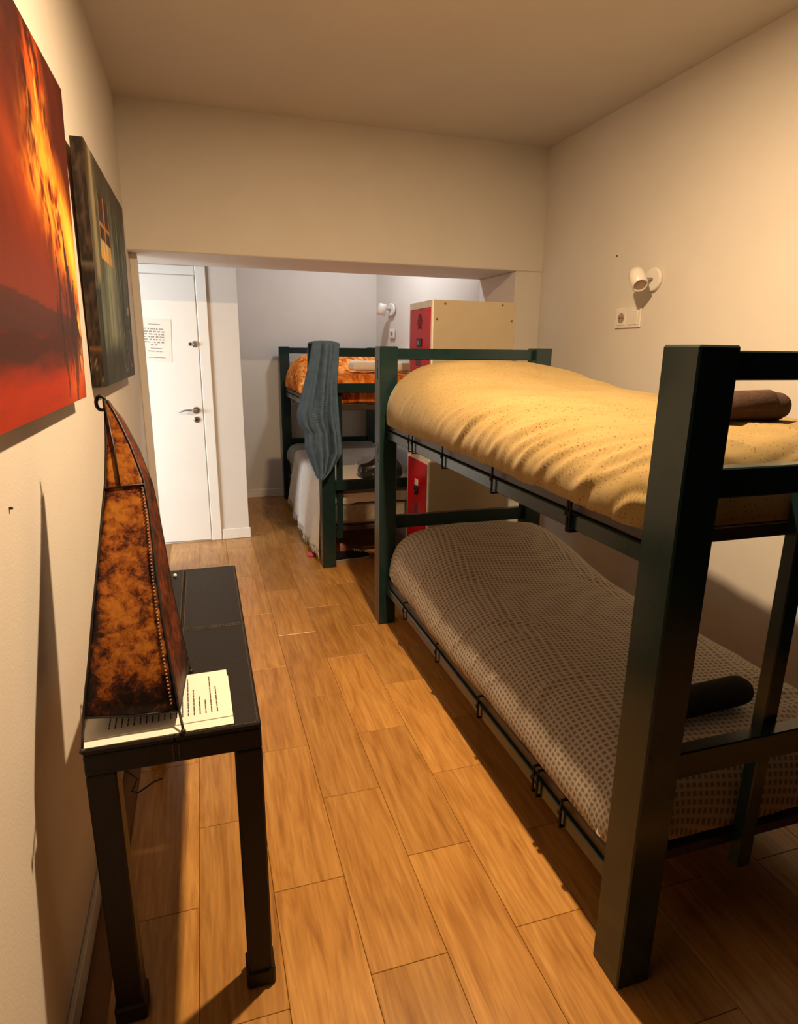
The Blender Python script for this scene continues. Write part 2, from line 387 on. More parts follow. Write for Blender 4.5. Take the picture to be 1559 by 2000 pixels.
# baseboards
tag(box('baseboard_left', (XL, 0.3, 0), (XL + 0.012, YE - 0.065, 0.07), SKIRT, None, 0.003), kind='structure')
tag(box('baseboard_entry', (0.085, YD - 0.014, 0), (XA + 0.013, YD, 0.085), SKIRT, None, 0.004), kind='structure')
tag(box('baseboard_back', (XA + 0.001, YB - 0.014, 0), (1.735, YB, 0.085), SKIRT, None, 0.004), kind='structure')
tag(box('baseboard_right', (XR - 0.012, 0.9, 0), (XR, YH, 0.07), SKIRT, None, 0.003), kind='structure')

# door
door = thing('door_1', (-0.4, YD, 0), 'plain white flush door', 'door'); del door['category']; tag(door, kind='structure')
box('door_leaf', (-0.80, YD - 0.012, 0.008), (-0.004, YD - 0.001, 1.998), WHITE, door, 0.003)
box('door_frame', (0.002, YD - 0.016, 0.0), (0.078, YD - 0.001, 2.064), WHITE, door, 0.004)
box('door_frame', (-0.88, YD - 0.030, 0.0), (-0.806, YD - 0.001, 2.064), WHITE, door, 0.004)
box('door_frame', (-0.806, YD - 0.015, 2.003), (0.001, YD - 0.001, 2.064), WHITE, door, 0.004)
yy = YD - 0.012
ro = lathe('handle_rosette', [(0.026, 0), (0.026, 0.006), (0.022, 0.009)], (-0.052, yy, 1.036), (0, -1, 0), CHROME, door)
tube('door_lever', [(-0.052, yy - 0.008, 1.036), (-0.052, yy - 0.045, 1.036), (-0.058, yy - 0.052, 1.037), (-0.09, yy - 0.052, 1.040), (-0.125, yy - 0.050, 1.040), (-0.155, yy - 0.046, 1.033), (-0.175, yy - 0.044, 1.024)], [0.009, 0.009, 0.009, 0.008, 0.007, 0.006, 0.005], CHROME, door)
ky = lathe('keyhole_rosette', [(0.023, 0), (0.023, 0.006), (0.019, 0.009)], (-0.052, yy, 0.966), (0, -1, 0), CHROME, door)
lathe('lock_cylinder', [(0.009, 0), (0.008, 0.004)], (-0.052, yy - 0.009, 0.966), (0, -1, 0), BLACKPL, door)
dl = box('door_latch', (-0.046, yy - 0.014, 1.498), (-0.016, yy, 1.542), CHROME, door, 0.004)
lathe('latch_knob', [(0.012, 0), (0.013, 0.012), (0.008, 0.016)], (-0.031, yy - 0.014, 1.52), (0, -1, 0), CHROME, door, 14)
box('latch_bolt', (-0.072, yy - 0.011, 1.509), (-0.052, yy, 1.531), IRON, door, 0.002)

# notice on the door
nt_ = thing('notice', (-0.295, YD - 0.013, 1.40), 'white printed notice sheet taped on the white door', 'notice')
ang = Matrix.Translation((-0.295, 0, 1.545)) @ Matrix.Rotation(math.radians(2.5), 4, 'Y') @ Matrix.Translation((0.295, 0, -1.545))
box('paper_sheet', (-0.40, YD - 0.0145, 1.396), (-0.190, YD - 0.0122, 1.693), PAPER, nt_, xf=ang)
random.seed(4)
bm = bmesh.new()
def words(zc, x0, x1, h, gap=0.006):
    x = x0
    while x < x1 - 0.004:
        wd = min(random.uniform(0.010, 0.034), x1 - x)
        n = max(1, int(wd / 0.0062))
        for k in range(n):
            bm_box(bm, (x + k * 0.0062, YD - 0.0152, zc - h / 2 * random.uniform(.75, 1)), (x + k * 0.0062 + 0.0042, YD - 0.0146, zc + h / 2))
        x += wd + gap
for i in range(6): words(1.622 - i * 0.0185, -0.372, -0.232, 0.010)
words(1.511, -0.330, -0.272, 0.010)
words(1.466, -0.352, -0.242, 0.008, 0.001)
for z, a, b_ in ((1.655, -0.345, -0.262), (1.487, -0.335, -0.255), (1.422, -0.352, -0.235)): bm_box(bm, (a, YD - 0.0152, z - 0.002), (b_, YD - 0.0146, z + 0.002))
bm_to('printed_text', bm, plain('grey_print', (0.22, 0.20, 0.20), 0.8), nt_, xf=ang)

# ceiling downlight (the room's lamp, above the frame)
dlamp = thing('ceiling_downlight', (LAMP[0], LAMP[1], ZC), 'round flush ceiling lamp above the aisle', 'ceiling lamp')
lathe('lamp_trim', [(0.105, 0), (0.105, 0.012), (0.085, 0.018), (0.080, 0.012), (0.075, 0.004)], (LAMP[0], LAMP[1], ZC), (0, 0, -1), WHITEPL, dlamp)
lathe('lamp_diffuser', [(0.074, 0.004), (0.072, 0.012), (0.04, 0.014)], (LAMP[0], LAMP[1], ZC), (0, 0, -1), emit('lamp_glow', (1, 0.78, 0.5), 8), dlamp)

al = thing('ceiling_downlight', (ALCOVE_FILL[0], ALCOVE_FILL[1], ZC), 'added unseen fill lamp on the ceiling above the alcove bunk', 'ceiling lamp')  # unseen fixture added to house the alcove fill light
lathe('lamp_trim', [(0.105, 0), (0.105, 0.012), (0.092, 0.018), (0.088, 0.004)], (ALCOVE_FILL[0], ALCOVE_FILL[1], ZC), (0, 0, -1), WHITEPL, al)
lathe('lamp_diffuser', [(0.087, 0.004), (0.085, 0.012), (0.04, 0.014)], (ALCOVE_FILL[0], ALCOVE_FILL[1], ZC), (0, 0, -1), emit('alcove_fill_glow', (1, 0.97, 0.92), 2), al)

# ------------------------------------------------------------------ bunk beds
BW, BL, BH, PS = 0.98, 2.25, 1.515, 0.095
def make_bunk(x0, y0, label, stiles, straps_up, straps_low, rungs=()):
    t = thing('bunk_bed', (x0 + BW / 2, y0 + BL / 2, 0), label, 'bunk bed', 'dark teal bunk beds')
    x1, y1 = x0 + BW, y0 + BL
    for xa in (x0, x1 - PS):
        for ya in (y0, y1 - 0.10):
            box('post', (xa, ya, 0), (xa + PS, ya + 0.10, BH), TEAL, t, 0.004)
    xi0, xi1 = x0 + PS, x1 - PS
    for ya in (y0 + 0.028, y1 - 0.066):
        for za, zb in ((1.450, 1.506), (1.214, 1.277), (0.548, 0.618)):
            box('end_rail', (xi0 - 0.0, ya, za), (xi1, ya + 0.038, zb), TEAL, t, 0.003)
    for xa in (x0 + 0.039, x1 - 0.039 - 0.036):
        for za, zb in ((1.048, 1.091), (0.188, 0.231)):
            box('side_rail', (xa, y0 + 0.10, za), (xa + 0.036, y1 - 0.10, zb), TEAL, t, 0.003)
    sme = None
    for zb in (1.092, 0.232):
        bm = bmesh.new()
        fa, fb = y0 + 0.105, y1 - 0.105
        for xa in (x0 + 0.050, x1 - 0.080): bm_box(bm, (xa, fa, zb), (xa + 0.030, fb, zb + 0.036), 0.004)
        for ya in (fa, (fa + fb) / 2 - 0.015, fb - 0.030): bm_box(bm, (x0 + 0.081, ya, zb), (x1 - 0.081, ya + 0.030, zb + 0.034), 0.003)
        fr = bm_to('base_frame', bm, BROWNTUBE, t)
        ns = 13
        for k in range(ns):
            yk = fa + 0.07 + k * (fb - fa - 0.14) / (ns - 1)
            if sme is None:
                bm = bmesh.new(); bm_box(bm, (-BW / 2 + 0.062, -0.031, 0), (BW / 2 - 0.062, 0.031, 0.008), 0.002)
                sme = bpy.data.meshes.new('slat'); bm.to_mesh(sme); bm.free(); sme.materials.append(SLATWOOD)
                bm = bmesh.new(); bm_box(bm, (-0.022, -0.036, -0.003), (0.022, 0.036, 0.013), 0.003)
                cme = bpy.data.meshes.new('slat_holder'); bm.to_mesh(cme); bm.free(); cme.materials.append(BLACKPL)
            for nm, me, dx in (('slat', sme, 0), ('slat_holder', cme, -BW / 2 + 0.075), ('slat_holder', cme, BW / 2 - 0.075)):
                o = bpy.data.objects.new(nm, me); COL.objects.link(o); o.parent = fr
                o.location = Vector((x0 + BW / 2 + dx, yk, zb + 0.0375)) - wpos(fr)
    def strap(y, zb, wide=0.008, slack=0.0):
        bm = bmesh.new(); a, b = x0 + 0.033, x0 + 0.086; zl, zh = zb - 0.004, zb + 0.081
        th = 0.004
        bm_box(bm, (a - th - slack, y, zl - th), (a - slack * 0.2, y + wide, zh + th))
        bm_box(bm, (a, y, zh), (b, y + wide, zh + th)); bm_box(bm, (b, y, zl - th), (b + th, y + wide, zh + th)); bm_box(bm, (a, y, zl - th), (b, y + wide, zl))
        bm_box(bm, (a - 0.004 - th, y - 0.004, zb + 0.035), (a - th, y + wide + 0.004, zb + 0.05), 0.001)
        bm_to('cable_tie', bm, ZIP, t)
    for y in straps_up: strap(y, 1.048)
    for y in straps_low: strap(y, 0.188)
    for xs, za, zb in stiles:
        box('ladder_stile', (xs, y0 - 0.004 + 0.066, za), (xs + 0.042, y0 + 0.098, zb), TEAL, t, 0.003)
    for z, xa, xb in rungs:
        box('ladder_rung', (xa, y0 + 0.068, z), (xb, y0 + 0.094, z + 0.035), TEAL, t, 0.003)
    return t
B1X, B1Y, B2X, B2Y = 0.866, 0.943, 0.737, 4.09
bunk1 = make_bunk(B1X, B1Y, 'dark teal wooden bunk bed painted with 1 and 2, holding the mustard bedding',
                  [(1.262, 0.19, 1.213), (1.60, 0.19, 1.213)], (2.70, 2.65, 2.274, 1.82, 1.364, 1.352), (2.74, 2.28, 1.84, 1.43, 1.405, 1.274), ())
bunk2 = make_bunk(B2X, B2Y, 'dark teal wooden bunk bed in the alcove with the orange blanket',
                  [(0.856, 0.19, 1.213), (1.196, 0.19, 1.213)], (4.9, 5.6), (4.9, 5.6), ())
# painted numbers on the post
def number(txt, h, y0, z0):
    cu = bpy.data.curves.new('number', 'FONT'); cu.body = txt; cu.size = h / 0.69; cu.extrude = 0.0006
    o = bpy.data.objects.new('tmp', cu); COL.objects.link(o)
    dg = bpy.context.evaluated_depsgraph_get(); me = bpy.data.meshes.new_from_object(o.evaluated_get(dg))
    bpy.data.objects.remove(o, do_unlink=True)
    xs = [v.co.x for v in me.vertices]; cx = (min(xs) + max(xs)) / 2
    for v in me.vertices:
        x, y, z = v.co; v.co = (B1X - 0.0012 - z, y0 - (x - cx), z0 + y)
    me.update(); me.materials.clear()
    o = link('painted_number', me, BLACKPL, bunk1); o['label'] = 'black painted number ' + txt
number('1', 0.095, 3.143, 1.352); number('2', 0.098, 3.143, 0.925)

# ------------------------------------------------------------------ bedding
def drape(name, x0, x1, y0, y1, ztop, hem, R, n, mat, seed=0, wr=(), rough=0.004, D=None, parent=None, res=0.014, hemnoise=0.012, sides=(1, 1, 1, 1), close=True, bulge=0.0):
    """puffy cover: flat in the middle, rolled over the edges to a hem. R = (left, right, near, far) roll radii; D the cloth length of the roll"""
    RL, RR, RN, RF = R
    D = D or tuple(r * 1.0 + 0.28 for r in R)
    A = np.arange(-D[0], (x1 - RR) - (x0 + RL) + D[1] + res / 2, res)
    B = np.arange(-D[2], (y1 - RF) - (y0 + RN) + D[3] + res / 2, res)
    a, b = np.meshgrid(A, B, indexing='ij')
    Wx = (x1 - RR) - (x0 + RL); Wy = (y1 - RF) - (y0 + RN)
    da = np.where(a < 0, a / D[0], np.where(a > Wx, (a - Wx) / D[1], 0.0))
    db = np.where(b < 0, b / D[2], np.where(b > Wy, (b - Wy) / D[3], 0.0))
    d = (np.abs(da) ** 2.6 + np.abs(db) ** 2.6) ** (1 / 2.6)
    cl = np.maximum(d, 1e-9); dc = np.minimum(d, 1.0)
    phi = dc * math.pi / 2
    hz = np.sin(phi) ** (2 / n); g = np.cos(phi) ** (2 / n)
    ra = np.where(a < 0, RL, RR); rb = np.where(b < 0, RN, RF)
    nrm = np.maximum((np.abs(da) ** 2 + np.abs(db) ** 2) ** 0.5, 1e-9)
    fa = da / nrm; fb = db / nrm
    # squarer corners
    k = np.maximum(np.abs(fa), np.abs(fb)); k = np.where(k > 0, k, 1); q = 1 / np.maximum(k, 1e-6); q = 1 + (q - 1) * 0.72
    bl = 1 + bulge * np.sin(np.clip(1 - g, 0, 1) * math.pi)
    x = x0 + RL + np.clip(a, 0, Wx) + fa * q * hz * ra * bl
    y = y0 + RN + np.clip(b, 0, Wy) + fb * q * hz * rb
    zt = ztop(x, y)
    hm = hem(x, y) + hemnoise * (fbm(a * 7, b * 7, seed + 5) - 0.5) * 2
    z = hm + (zt - hm) * g
    P = np.stack([x, y, z], -1)
    # wrinkles: ridges along strokes in cloth space
    disp = (fbm(a * 9, b * 9, seed) - 0.5) * 2 * rough + (fbm(a * 3, b * 3, seed + 9) - 0.5) * 2 * rough * 1.5
    for (ax, ay, bx, by, cv, amp, wd) in wr:
        vx, vy = bx - ax, by - ay; L2 = vx * vx + vy * vy
        t = np.clip(((a - ax) * vx + (b - ay) * vy) / L2, 0, 1)
        px = ax + vx * t - vy * cv * 4 * t * (1 - t); py = ay + vy * t + vx * cv * 4 * t * (1 - t)
        dd = (a - px) ** 2 + (b - py) ** 2
        disp = disp + amp * np.sin(np.clip(t, 0.02, 0.98) * math.pi) ** 0.6 * (np.exp(-dd / wd ** 2) - 0.55 * np.exp(-dd / (2.2 * wd) ** 2))
    gu = np.gradient(P, axis=0); gv = np.gradient(P, axis=1)
    nn = np.cross(gu, gv); nn /= np.maximum(np.linalg.norm(nn, axis=-1, keepdims=True), 1e-9)
    P = P + nn * disp[..., None] * np.clip(1.15 - dc ** 4, 0, 1)[..., None]
    na, nb = a.shape
    idx = np.arange(na * nb).reshape(na, nb)
    F = []
    keep = d < 1.0 + 1.6 * res / min(D)
    fk = keep[:-1, :-1] | keep[1:, :-1] | keep[:-1, 1:] | keep[1:, 1:]
    fi, fj = np.nonzero(fk)
    F = [(int(idx[i, j]), int(idx[i + 1, j]), int(idx[i + 1, j + 1]), int(idx[i, j + 1])) for i, j in zip(fi, fj)]
    used = np.zeros(na * nb, bool)
    for f in F: used[list(f)] = True
    remap = np.cumsum(used) - 1
    Vv = P.reshape(-1, 3)[used]; F = [tuple(int(remap[i]) for i in f) for f in F]
    uv = np.stack([a, b], -1).reshape(-1, 2)[used]
    me = bpy.data.meshes.new(name); me.from_pydata(Vv.tolist(), [], F)
    if close:
        bm = bmesh.new(); bm.from_mesh(me)
        es = [e for e in bm.edges if len(e.link_faces) == 1]
        if es: bmesh.ops.holes_fill(bm, edges=es, sides=0)
        bm.to_mesh(me); bm.free()
    ul = me.uv_layers.new(name='UVMap')
    li = np.zeros(len(me.loops), np.int32); me.loops.foreach_get('vertex_index', li)
    ul.data.foreach_set('uv', uv[li].astype(np.float32).ravel())
    me.update()
    o = link(name, me, mat, parent, smooth=True)
    return o
def sm(x, a, b):
    t = np.clip((x - a) / (b - a), 0, 1); return t * t * (3 - 2 * t)
rnd = random.Random(7)
def strokes(n, side_len, b0, b1, a0, la, lb, amp, wd, skew):
    out = []
    for k in range(n):
        b = b0 + (b1 - b0) * (k + rnd.random()) / n; s = a0 + rnd.uniform(-0.05, 0.05)
        L = rnd.uniform(la, lb); sk = skew + rnd.uniform(-0.15, 0.15)
        out.append((s, b, s + L, b + sk * L * 2, rnd.uniform(-0.12, 0.12), amp * rnd.uniform(0.6, 1.2), wd * rnd.uniform(0.7, 1.3)))
    return out
# upper bunk: mustard cover
YN, YFAR = B1Y + 0.108, B1Y + BL - 0.108
def zt_y(x, y):
    s = (x - B1X) / BW
    return 1.312 + 0.042 * sm(y, 1.4, 2.2) + 0.098 * sm(y, 2.15, 2.85) * (0.55 + 0.45 * np.sin(np.clip(s, 0, 1) * math.pi))
wr = strokes(15, 0, 0.02, 1.05, -0.42, 0.28, 0.60, 0.021, 0.015, -0.36)
wr += strokes(8, 0, 1.0, 1.75, -0.45, 0.18, 0.34, 0.010, 0.013, -0.25)
wr += [(-0.05, 0.62, 0.55, -0.05, 0.10, 0.016, 0.022), (0.0, 0.75, 0.6, 0.02, 0.12, 0.014, 0.016), (-0.1, 0.5, 0.4, -0.1, 0.1, 0.014, 0.016), (0.0, -0.2, 0.5, 0.15, -0.1, 0.012, 0.018), (0.15, -0.22, 0.6, 0.0, 0.05, 0.012, 0.018),
       (0.3, 1.3, 0.4, 1.55, 0.1, 0.006, 0.02), (0.1, 1.35, 0.35, 1.6, 0.1, 0.006, 0.02), (0.35, -0.3, 0.42, 0.05, 0.1, 0.013, 0.018)]
yel = drape('bed_cover', B1X + 0.008, B1X + BW + 0.0, YN, YFAR, zt_y, lambda x, y: 1.134 + 0.006 * np.sin(y * 4), (0.26, 0.22, 0.12, 0.20), 2.55, YELLOW, 3, wr, 0.005, D=(0.36, 0.32, 0.26, 0.34), res=0.0125, bulge=0.03)
tag(yel, 'mustard yellow speckled cover on an upper bunk mattress', 'bed cover')
# lower bunk: taupe lattice cover
def zt_g(x, y):
    s = (x - B1X) / BW
    return 0.482 + 0.135 * sm(y, 2.25, 2.85) * (0.6 + 0.4 * np.sin(np.clip(s, 0, 1) * math.pi))
wr = strokes(11, 0, 0.6, 1.75, -0.38, 0.22, 0.46, 0.015, 0.013, -0.25)
wr += strokes(6, 0, -0.05, 0.6, -0.34, 0.12, 0.28, 0.009, 0.014, 0.2)
wr += [(-0.25, 0.25, 0.1, 0.35, 0.25, 0.012, 0.02), (-0.05, 0.30, 0.5, 0.33, 0.05, 0.006, 0.014), (0.45, 1.2, 0.58, 1.0, 0.1, 0.010, 0.02), (0.5, 1.15, 0.62, 0.98, 0.1, 0.010, 0.018), (0.3, -0.05, 0.6, 0.05, 0.1, 0.012, 0.018), (0.3, 0.03, 0.65, 0.12, 0.1, 0.010, 0.018), (0.45, 0.3, 0.6, -0.1, 0.1, 0.008, 0.014)]
gry = drape('bed_cover', B1X + 0.030, B1X + BW + 0.0, YN, YFAR, zt_g, lambda x, y: 0.296 + 0.006 * np.sin(y * 5), (0.24, 0.20, 0.12, 0.22), 2.5, LATTICE, 11, wr, 0.004, D=(0.33, 0.28, 0.22, 0.34), res=0.0125)
tag(gry, 'taupe cover with a pale lattice pattern on a lower bunk mattress', 'bed cover')

# rolled towels
def towel_roll(name, c, length, r, mat, label, rz=0.0, flap=True):
    t = thing(name, (c[0], c[1], c[2] - r), label, 'towel')
    bm = bmesh.new(); n = 30; rings = []
    xs = [0, 0.012, 0.03, length * 0.5, length * 0.80, length - 0.035, length - 0.012, length]
    for i, x in enumerate(xs):
        rr = r * (0.80 if i in (0, len(xs) - 1) else 0.95 if i in (1, len(xs) - 2) else 1.0)
        ring = []
        for k in range(n):
            th = k * 2 * math.pi / n
            q = rr * (1 + 0.025 * math.sin(3 * th + i)) * (0.93 if math.sin(th) < -0.6 else 1)
            ring.append(bm.verts.new((x - length / 2, q * 1.06 * math.cos(th), q * math.sin(th))))
        rings.append(ring)
    for A, B in zip(rings, rings[1:]):
        for k in range(n): bm.faces.new((A[k], A[(k + 1) % n], B[(k + 1) % n], B[k]))
    bm.faces.new(rings[0][::-1]); bm.faces.new(rings[-1])
    X = Matrix.Translation(c) @ Matrix.Rotation(rz, 4, 'Z')
    bm_to('roll', bm, mat, t, smooth=True, xf=X)
    bm = bmesh.new(); R1 = r * 1.02      # last turn of cloth, ending in a slanted edge
    A = []; 
    for k in range(22):
        th = -0.6 + k * 3.9 / 21; xe = length / 2 - 0.012 - 0.055 * (k / 21)
        A.append([bm.verts.new((x_, rr_ * 1.06 * math.cos(th), rr_ * math.sin(th))) for x_, rr_ in ((-length / 2 + 0.01, R1), (xe - 0.006, R1 + 0.004), (xe, R1 + 0.001), (xe - 0.002, r * 0.93), (-length / 2 + 0.012, r * 0.93))])
    for P, Q in zip(A, A[1:]):
        for m_ in range(5): bm.faces.new((P[m_], P[(m_ + 1) % 5], Q[(m_ + 1) % 5], Q[m_]))
    bm.faces.new(A[0]); bm.faces.new(A[-1][::-1])
    if flap: bm_to('loose_flap', bm, mat, t, smooth=True, xf=X)
    else: bm.free()
    return t
towel_roll('rolled_towel', (1.425, 1.385, 1.355), 0.31, 0.043, TOWELBR, 'rolled brown towel lying on the mustard bed cover')
towel_roll('rolled_towel', (1.31, 1.262, 0.530), 0.36, 0.043, TOWELDK, 'rolled black-green towel lying on the taupe lattice cover', rz=0.05, flap=False)

# alcove bunk: orange cover, white roll, grey blanket, cream throw, mattress
Y2N, Y2F = B2Y + 0.108, B2Y + BL - 0.108
org = drape('bed_cover', B2X + 0.028, B2X + BW - 0.03, Y2N, Y2F, lambda x, y: 1.325 + 0.15 * sm(y, 5.1, 5.8) * np.sin(np.clip((x - B2X) / BW, 0.04, 0.96) * math.pi) ** 0.5, lambda x, y: 1.142 + 0 * x, (0.22, 0.2, 0.12, 0.2), 2.5, ORANGE, 21, strokes(8, 0, 0.1, 1.6, -0.35, 0.2, 0.4, 0.012, 0.02, 0.2), 0.006, D=(0.32, 0.3, 0.24, 0.3), res=0.022)
tag(org, 'orange and brown patterned cover on an upper bunk mattress', 'bed cover')
bm = bmesh.new(); bm_box(bm, (1.085, 4.60, 1.338), (1.56, 4.80, 1.412), 0.028, seg=3)
for v in bm.verts: v.co.z += 0.006 * math.sin(v.co.x * 23)
fw = bm_to('folded_towel', bm, WHITECL, None, smooth=True); tag(fw, 'folded white towel lying on the orange bed cover', 'towel')
mt = box('mattress', (B2X + 0.065, Y2N, 0.279), (B2X + BW - 0.065, Y2F, 0.425), MATTR, None, 0.03, seg=2)
tag(mt, 'beige mattress on the lower bunk under the grey blanket', 'mattress')
blk = drape('blanket', B2X + 0.022, B2X + BW - 0.03, Y2N + 0.012, Y2F, lambda x, y: 0.535 + 0.06 * sm(y, 5.3, 5.9), lambda x, y: 0.440 + 0 * x, (0.16, 0.14, 0.10, 0.16), 2.6, GREYBL, 31, strokes(6, 0, 0.1, 1.6, -0.2, 0.2, 0.4, 0.008, 0.02, 0.2), 0.005, D=(0.24, 0.24, 0.18, 0.26), res=0.024)
tag(blk, 'grey blanket on the lower bunk in the alcove', 'blanket')
# cream throw: lies over the blanket and hangs down the aisle side
def throw_mesh():
    t = thing('throw_blanket', (B2X + 0.05, 4.85, 0.1), 'cream woven throw with a fringe hanging over the bed side', 'throw')
    ys = np.linspace(4.215, 5.62, 70); us = np.linspace(0, 1, 60)
    V = []; 
    for y in ys:
        hemz = 0.085 + 0.012 * math.sin(y * 9) + 0.25 * max(0, (y - 5.1)) ** 1.5
        for u in us:
            s = u * 1.15      # cloth length from hem
            ls = 0.505 - hemz
            if s < ls:        # hanging side
                z = hemz + s; x = B2X + 0.008 + 0.012 * math.sin(y * 21 + z * 3) * (1 - s / ls) + 0.02 * (s / ls) ** 3 - 0.030 * (1 - s / ls)
            else:
                q = s - ls; a = min(q / 0.09, 1.0) * math.pi / 2
                x = B2X + 0.028 + 0.055 * (1 - math.cos(a)) + max(0, q - 0.09); z = 0.505 + 0.062 * math.sin(a) + 0.06 * float(sm(y, 5.3, 5.9))
            z += 0.006 * (fbm(np.array(y * 8), np.array(s * 8), 3) - 0.5)
            V.append((x, y, float(z)))
    m = len(us); F = [(i * m + j, i * m + j + 1, (i + 1) * m + j + 1, (i + 1) * m + j) for i in range(len(ys) - 1) for j in range(m - 1)]
    o = frompy('woven_cloth', V, F, CREAM, t, True)
    so = o.modifiers.new('thickness', 'SOLIDIFY'); so.thickness = 0.006; so.offset = 0
    bm = bmesh.new(); rr = random.Random(2)
    for i in range(110):
        y = 4.22 + 1.39 * i / 109; k = int((y - 4.215) / (5.62 - 4.215) * 69); p = V[k * m]
        L = rr.uniform(0.03, 0.055); dx = rr.uniform(-0.012, 0.004); dy = rr.uniform(-0.012, 0.012)
        bm_tube(bm, [(p[0], y, p[2] + 0.008), (p[0] + dx * 0.5, y + dy * 0.4, p[2] - L * 0.5), (p[0] + dx, y + dy, p[2] - L)], [0.004, 0.0035, 0.005], 5)
    f = bm_to('fringe', bm, CREAM, t, True); f['kind'] = 'stuff'
throw_mesh()
# crumpled white sheet at the foot of that mattress
def crumple(name, a, b, mat, label, cat, seed, amp=0.03, nx=50, ny=14):
    V = []; 
    for i in range(nx):
        for j in range(ny):
            u, v = i / (nx - 1), j / (ny - 1)
            x = a[0] + (b[0] - a[0]) * u; y = a[1] + (b[1] - a[1]) * v
            e = math.sin(math.pi * u) ** 0.35 * math.sin(math.pi * v) ** 0.6
            z = a[2] + (b[2] - a[2]) * e * (0.6 + 0.8 * float(fbm(np.array(x * 16), np.array(y * 20), seed))) + amp * e * (float(vnoise(np.array(x * 38), np.array(y * 30), seed + 3)) - 0.5)
            V.append((x, y, z))
    F = [(i * ny + j, (i + 1) * ny + j, (i + 1) * ny + j + 1, i * ny + j + 1) for i in range(nx - 1) for j in range(ny - 1)]
    per = [i * ny for i in range(nx)] + [(nx - 1) * ny + j for j in range(1, ny)] + [i * ny + ny - 1 for i in range(nx - 2, -1, -1)] + [j for j in range(ny - 2, 0, -1)]
    F.append(tuple(per))
    o = frompy(name, V, F, mat, None, False)
    for p in o.data.polygons: p.use_smooth = len(p.vertices) == 4
    return tag(o, label, cat)
sh = box('foot_sheet', (B2X + 0.115, B2Y + 0.1085, 0.428), (B2X + BW - 0.115, B2Y + 0.118, 0.505), WHITECL, None, 0.003)
bm = bmesh.new(); bm.from_mesh(sh.data); bmesh.ops.subdivide_edges(bm, edges=[e for e in bm.edges], cuts=22, use_grid_fill=True)
for v in bm.verts:
    q = (v.co.z - 0.428) / 0.077
    v.co.y -= 0.010 * float(vnoise(np.array(v.co.x * 42), np.array(v.co.z * 50), 2)) * (0.3 + q)
    if q < 0.3: v.co.z += 0.018 * (float(vnoise(np.array(v.co.x * 26), np.array(0.0), 8)) - 0.3)
bm.to_mesh(sh.data); bm.free()
tag(sh, 'crumpled white sheet edge at the foot of the alcove lower bunk', 'sheet')

# black bag on the lower bunk
bag = thing('handbag', (1.25, 4.42, 0.585), 'black studded handbag lying on the cream throw', 'bag')
bm = bmesh.new(); prof = [(1.085, 0.578), (1.075, 0.615), (1.085, 0.655), (1.115, 0.668), (1.15, 0.672), (1.185, 0.69), (1.22, 0.715), (1.28, 0.725), (1.36, 0.71), (1.40, 0.66), (1.41, 0.60), (1.40, 0.578)]
for yv in (4.36, 4.385, 4.46, 4.485):
    s = 0.93 if yv in (4.36, 4.485) else 1
    ring = [bm.verts.new((1.24 + (x - 1.24) * s, yv, 0.578 + (z - 0.578) * s)) for x, z in prof]
vs_ = list(bm.verts); n = len(prof)
for k in range(3):
    for j in range(n): bm.faces.new((vs_[k * n + j], vs_[k * n + (j + 1) % n], vs_[(k + 1) * n + (j + 1) % n], vs_[(k + 1) * n + j]))
bm.faces.new(vs_[:n][::-1]); bm.faces.new(vs_[-n:])
bm_to('bag_body', bm, BLACKBAG, bag, True)
tube('bag_handle', [(1.20, 4.40, 0.70), (1.19, 4.37, 0.73), (1.23, 4.35, 0.77), (1.30, 4.35, 0.775), (1.35, 4.37, 0.74), (1.35, 4.40, 0.71)], 0.007, BLACKBAG, bag)
for x, z in ((1.178, 0.655), (1.172, 0.600), (1.235, 0.69), (1.24, 0.61), (1.12, 0.628)):
    lathe('stud', [(0.007, 0), (0.006, 0.003), (0.003, 0.005)], (x, 4.362, z), (0, -1, 0), CHROME, bag, 10)
cab = tube('earphone_cable', [(1.20, 4.62, 0.576), (1.19, 4.75, 0.580), (1.17, 4.90, 0.577), (1.20, 5.02, 0.576), (1.26, 5.10, 0.577), (1.30, 5.25, 0.577)], 0.0028, WHITEPL, None, 6)
tag(cab, 'thin pale earphone cable lying on the cream throw', 'cable')

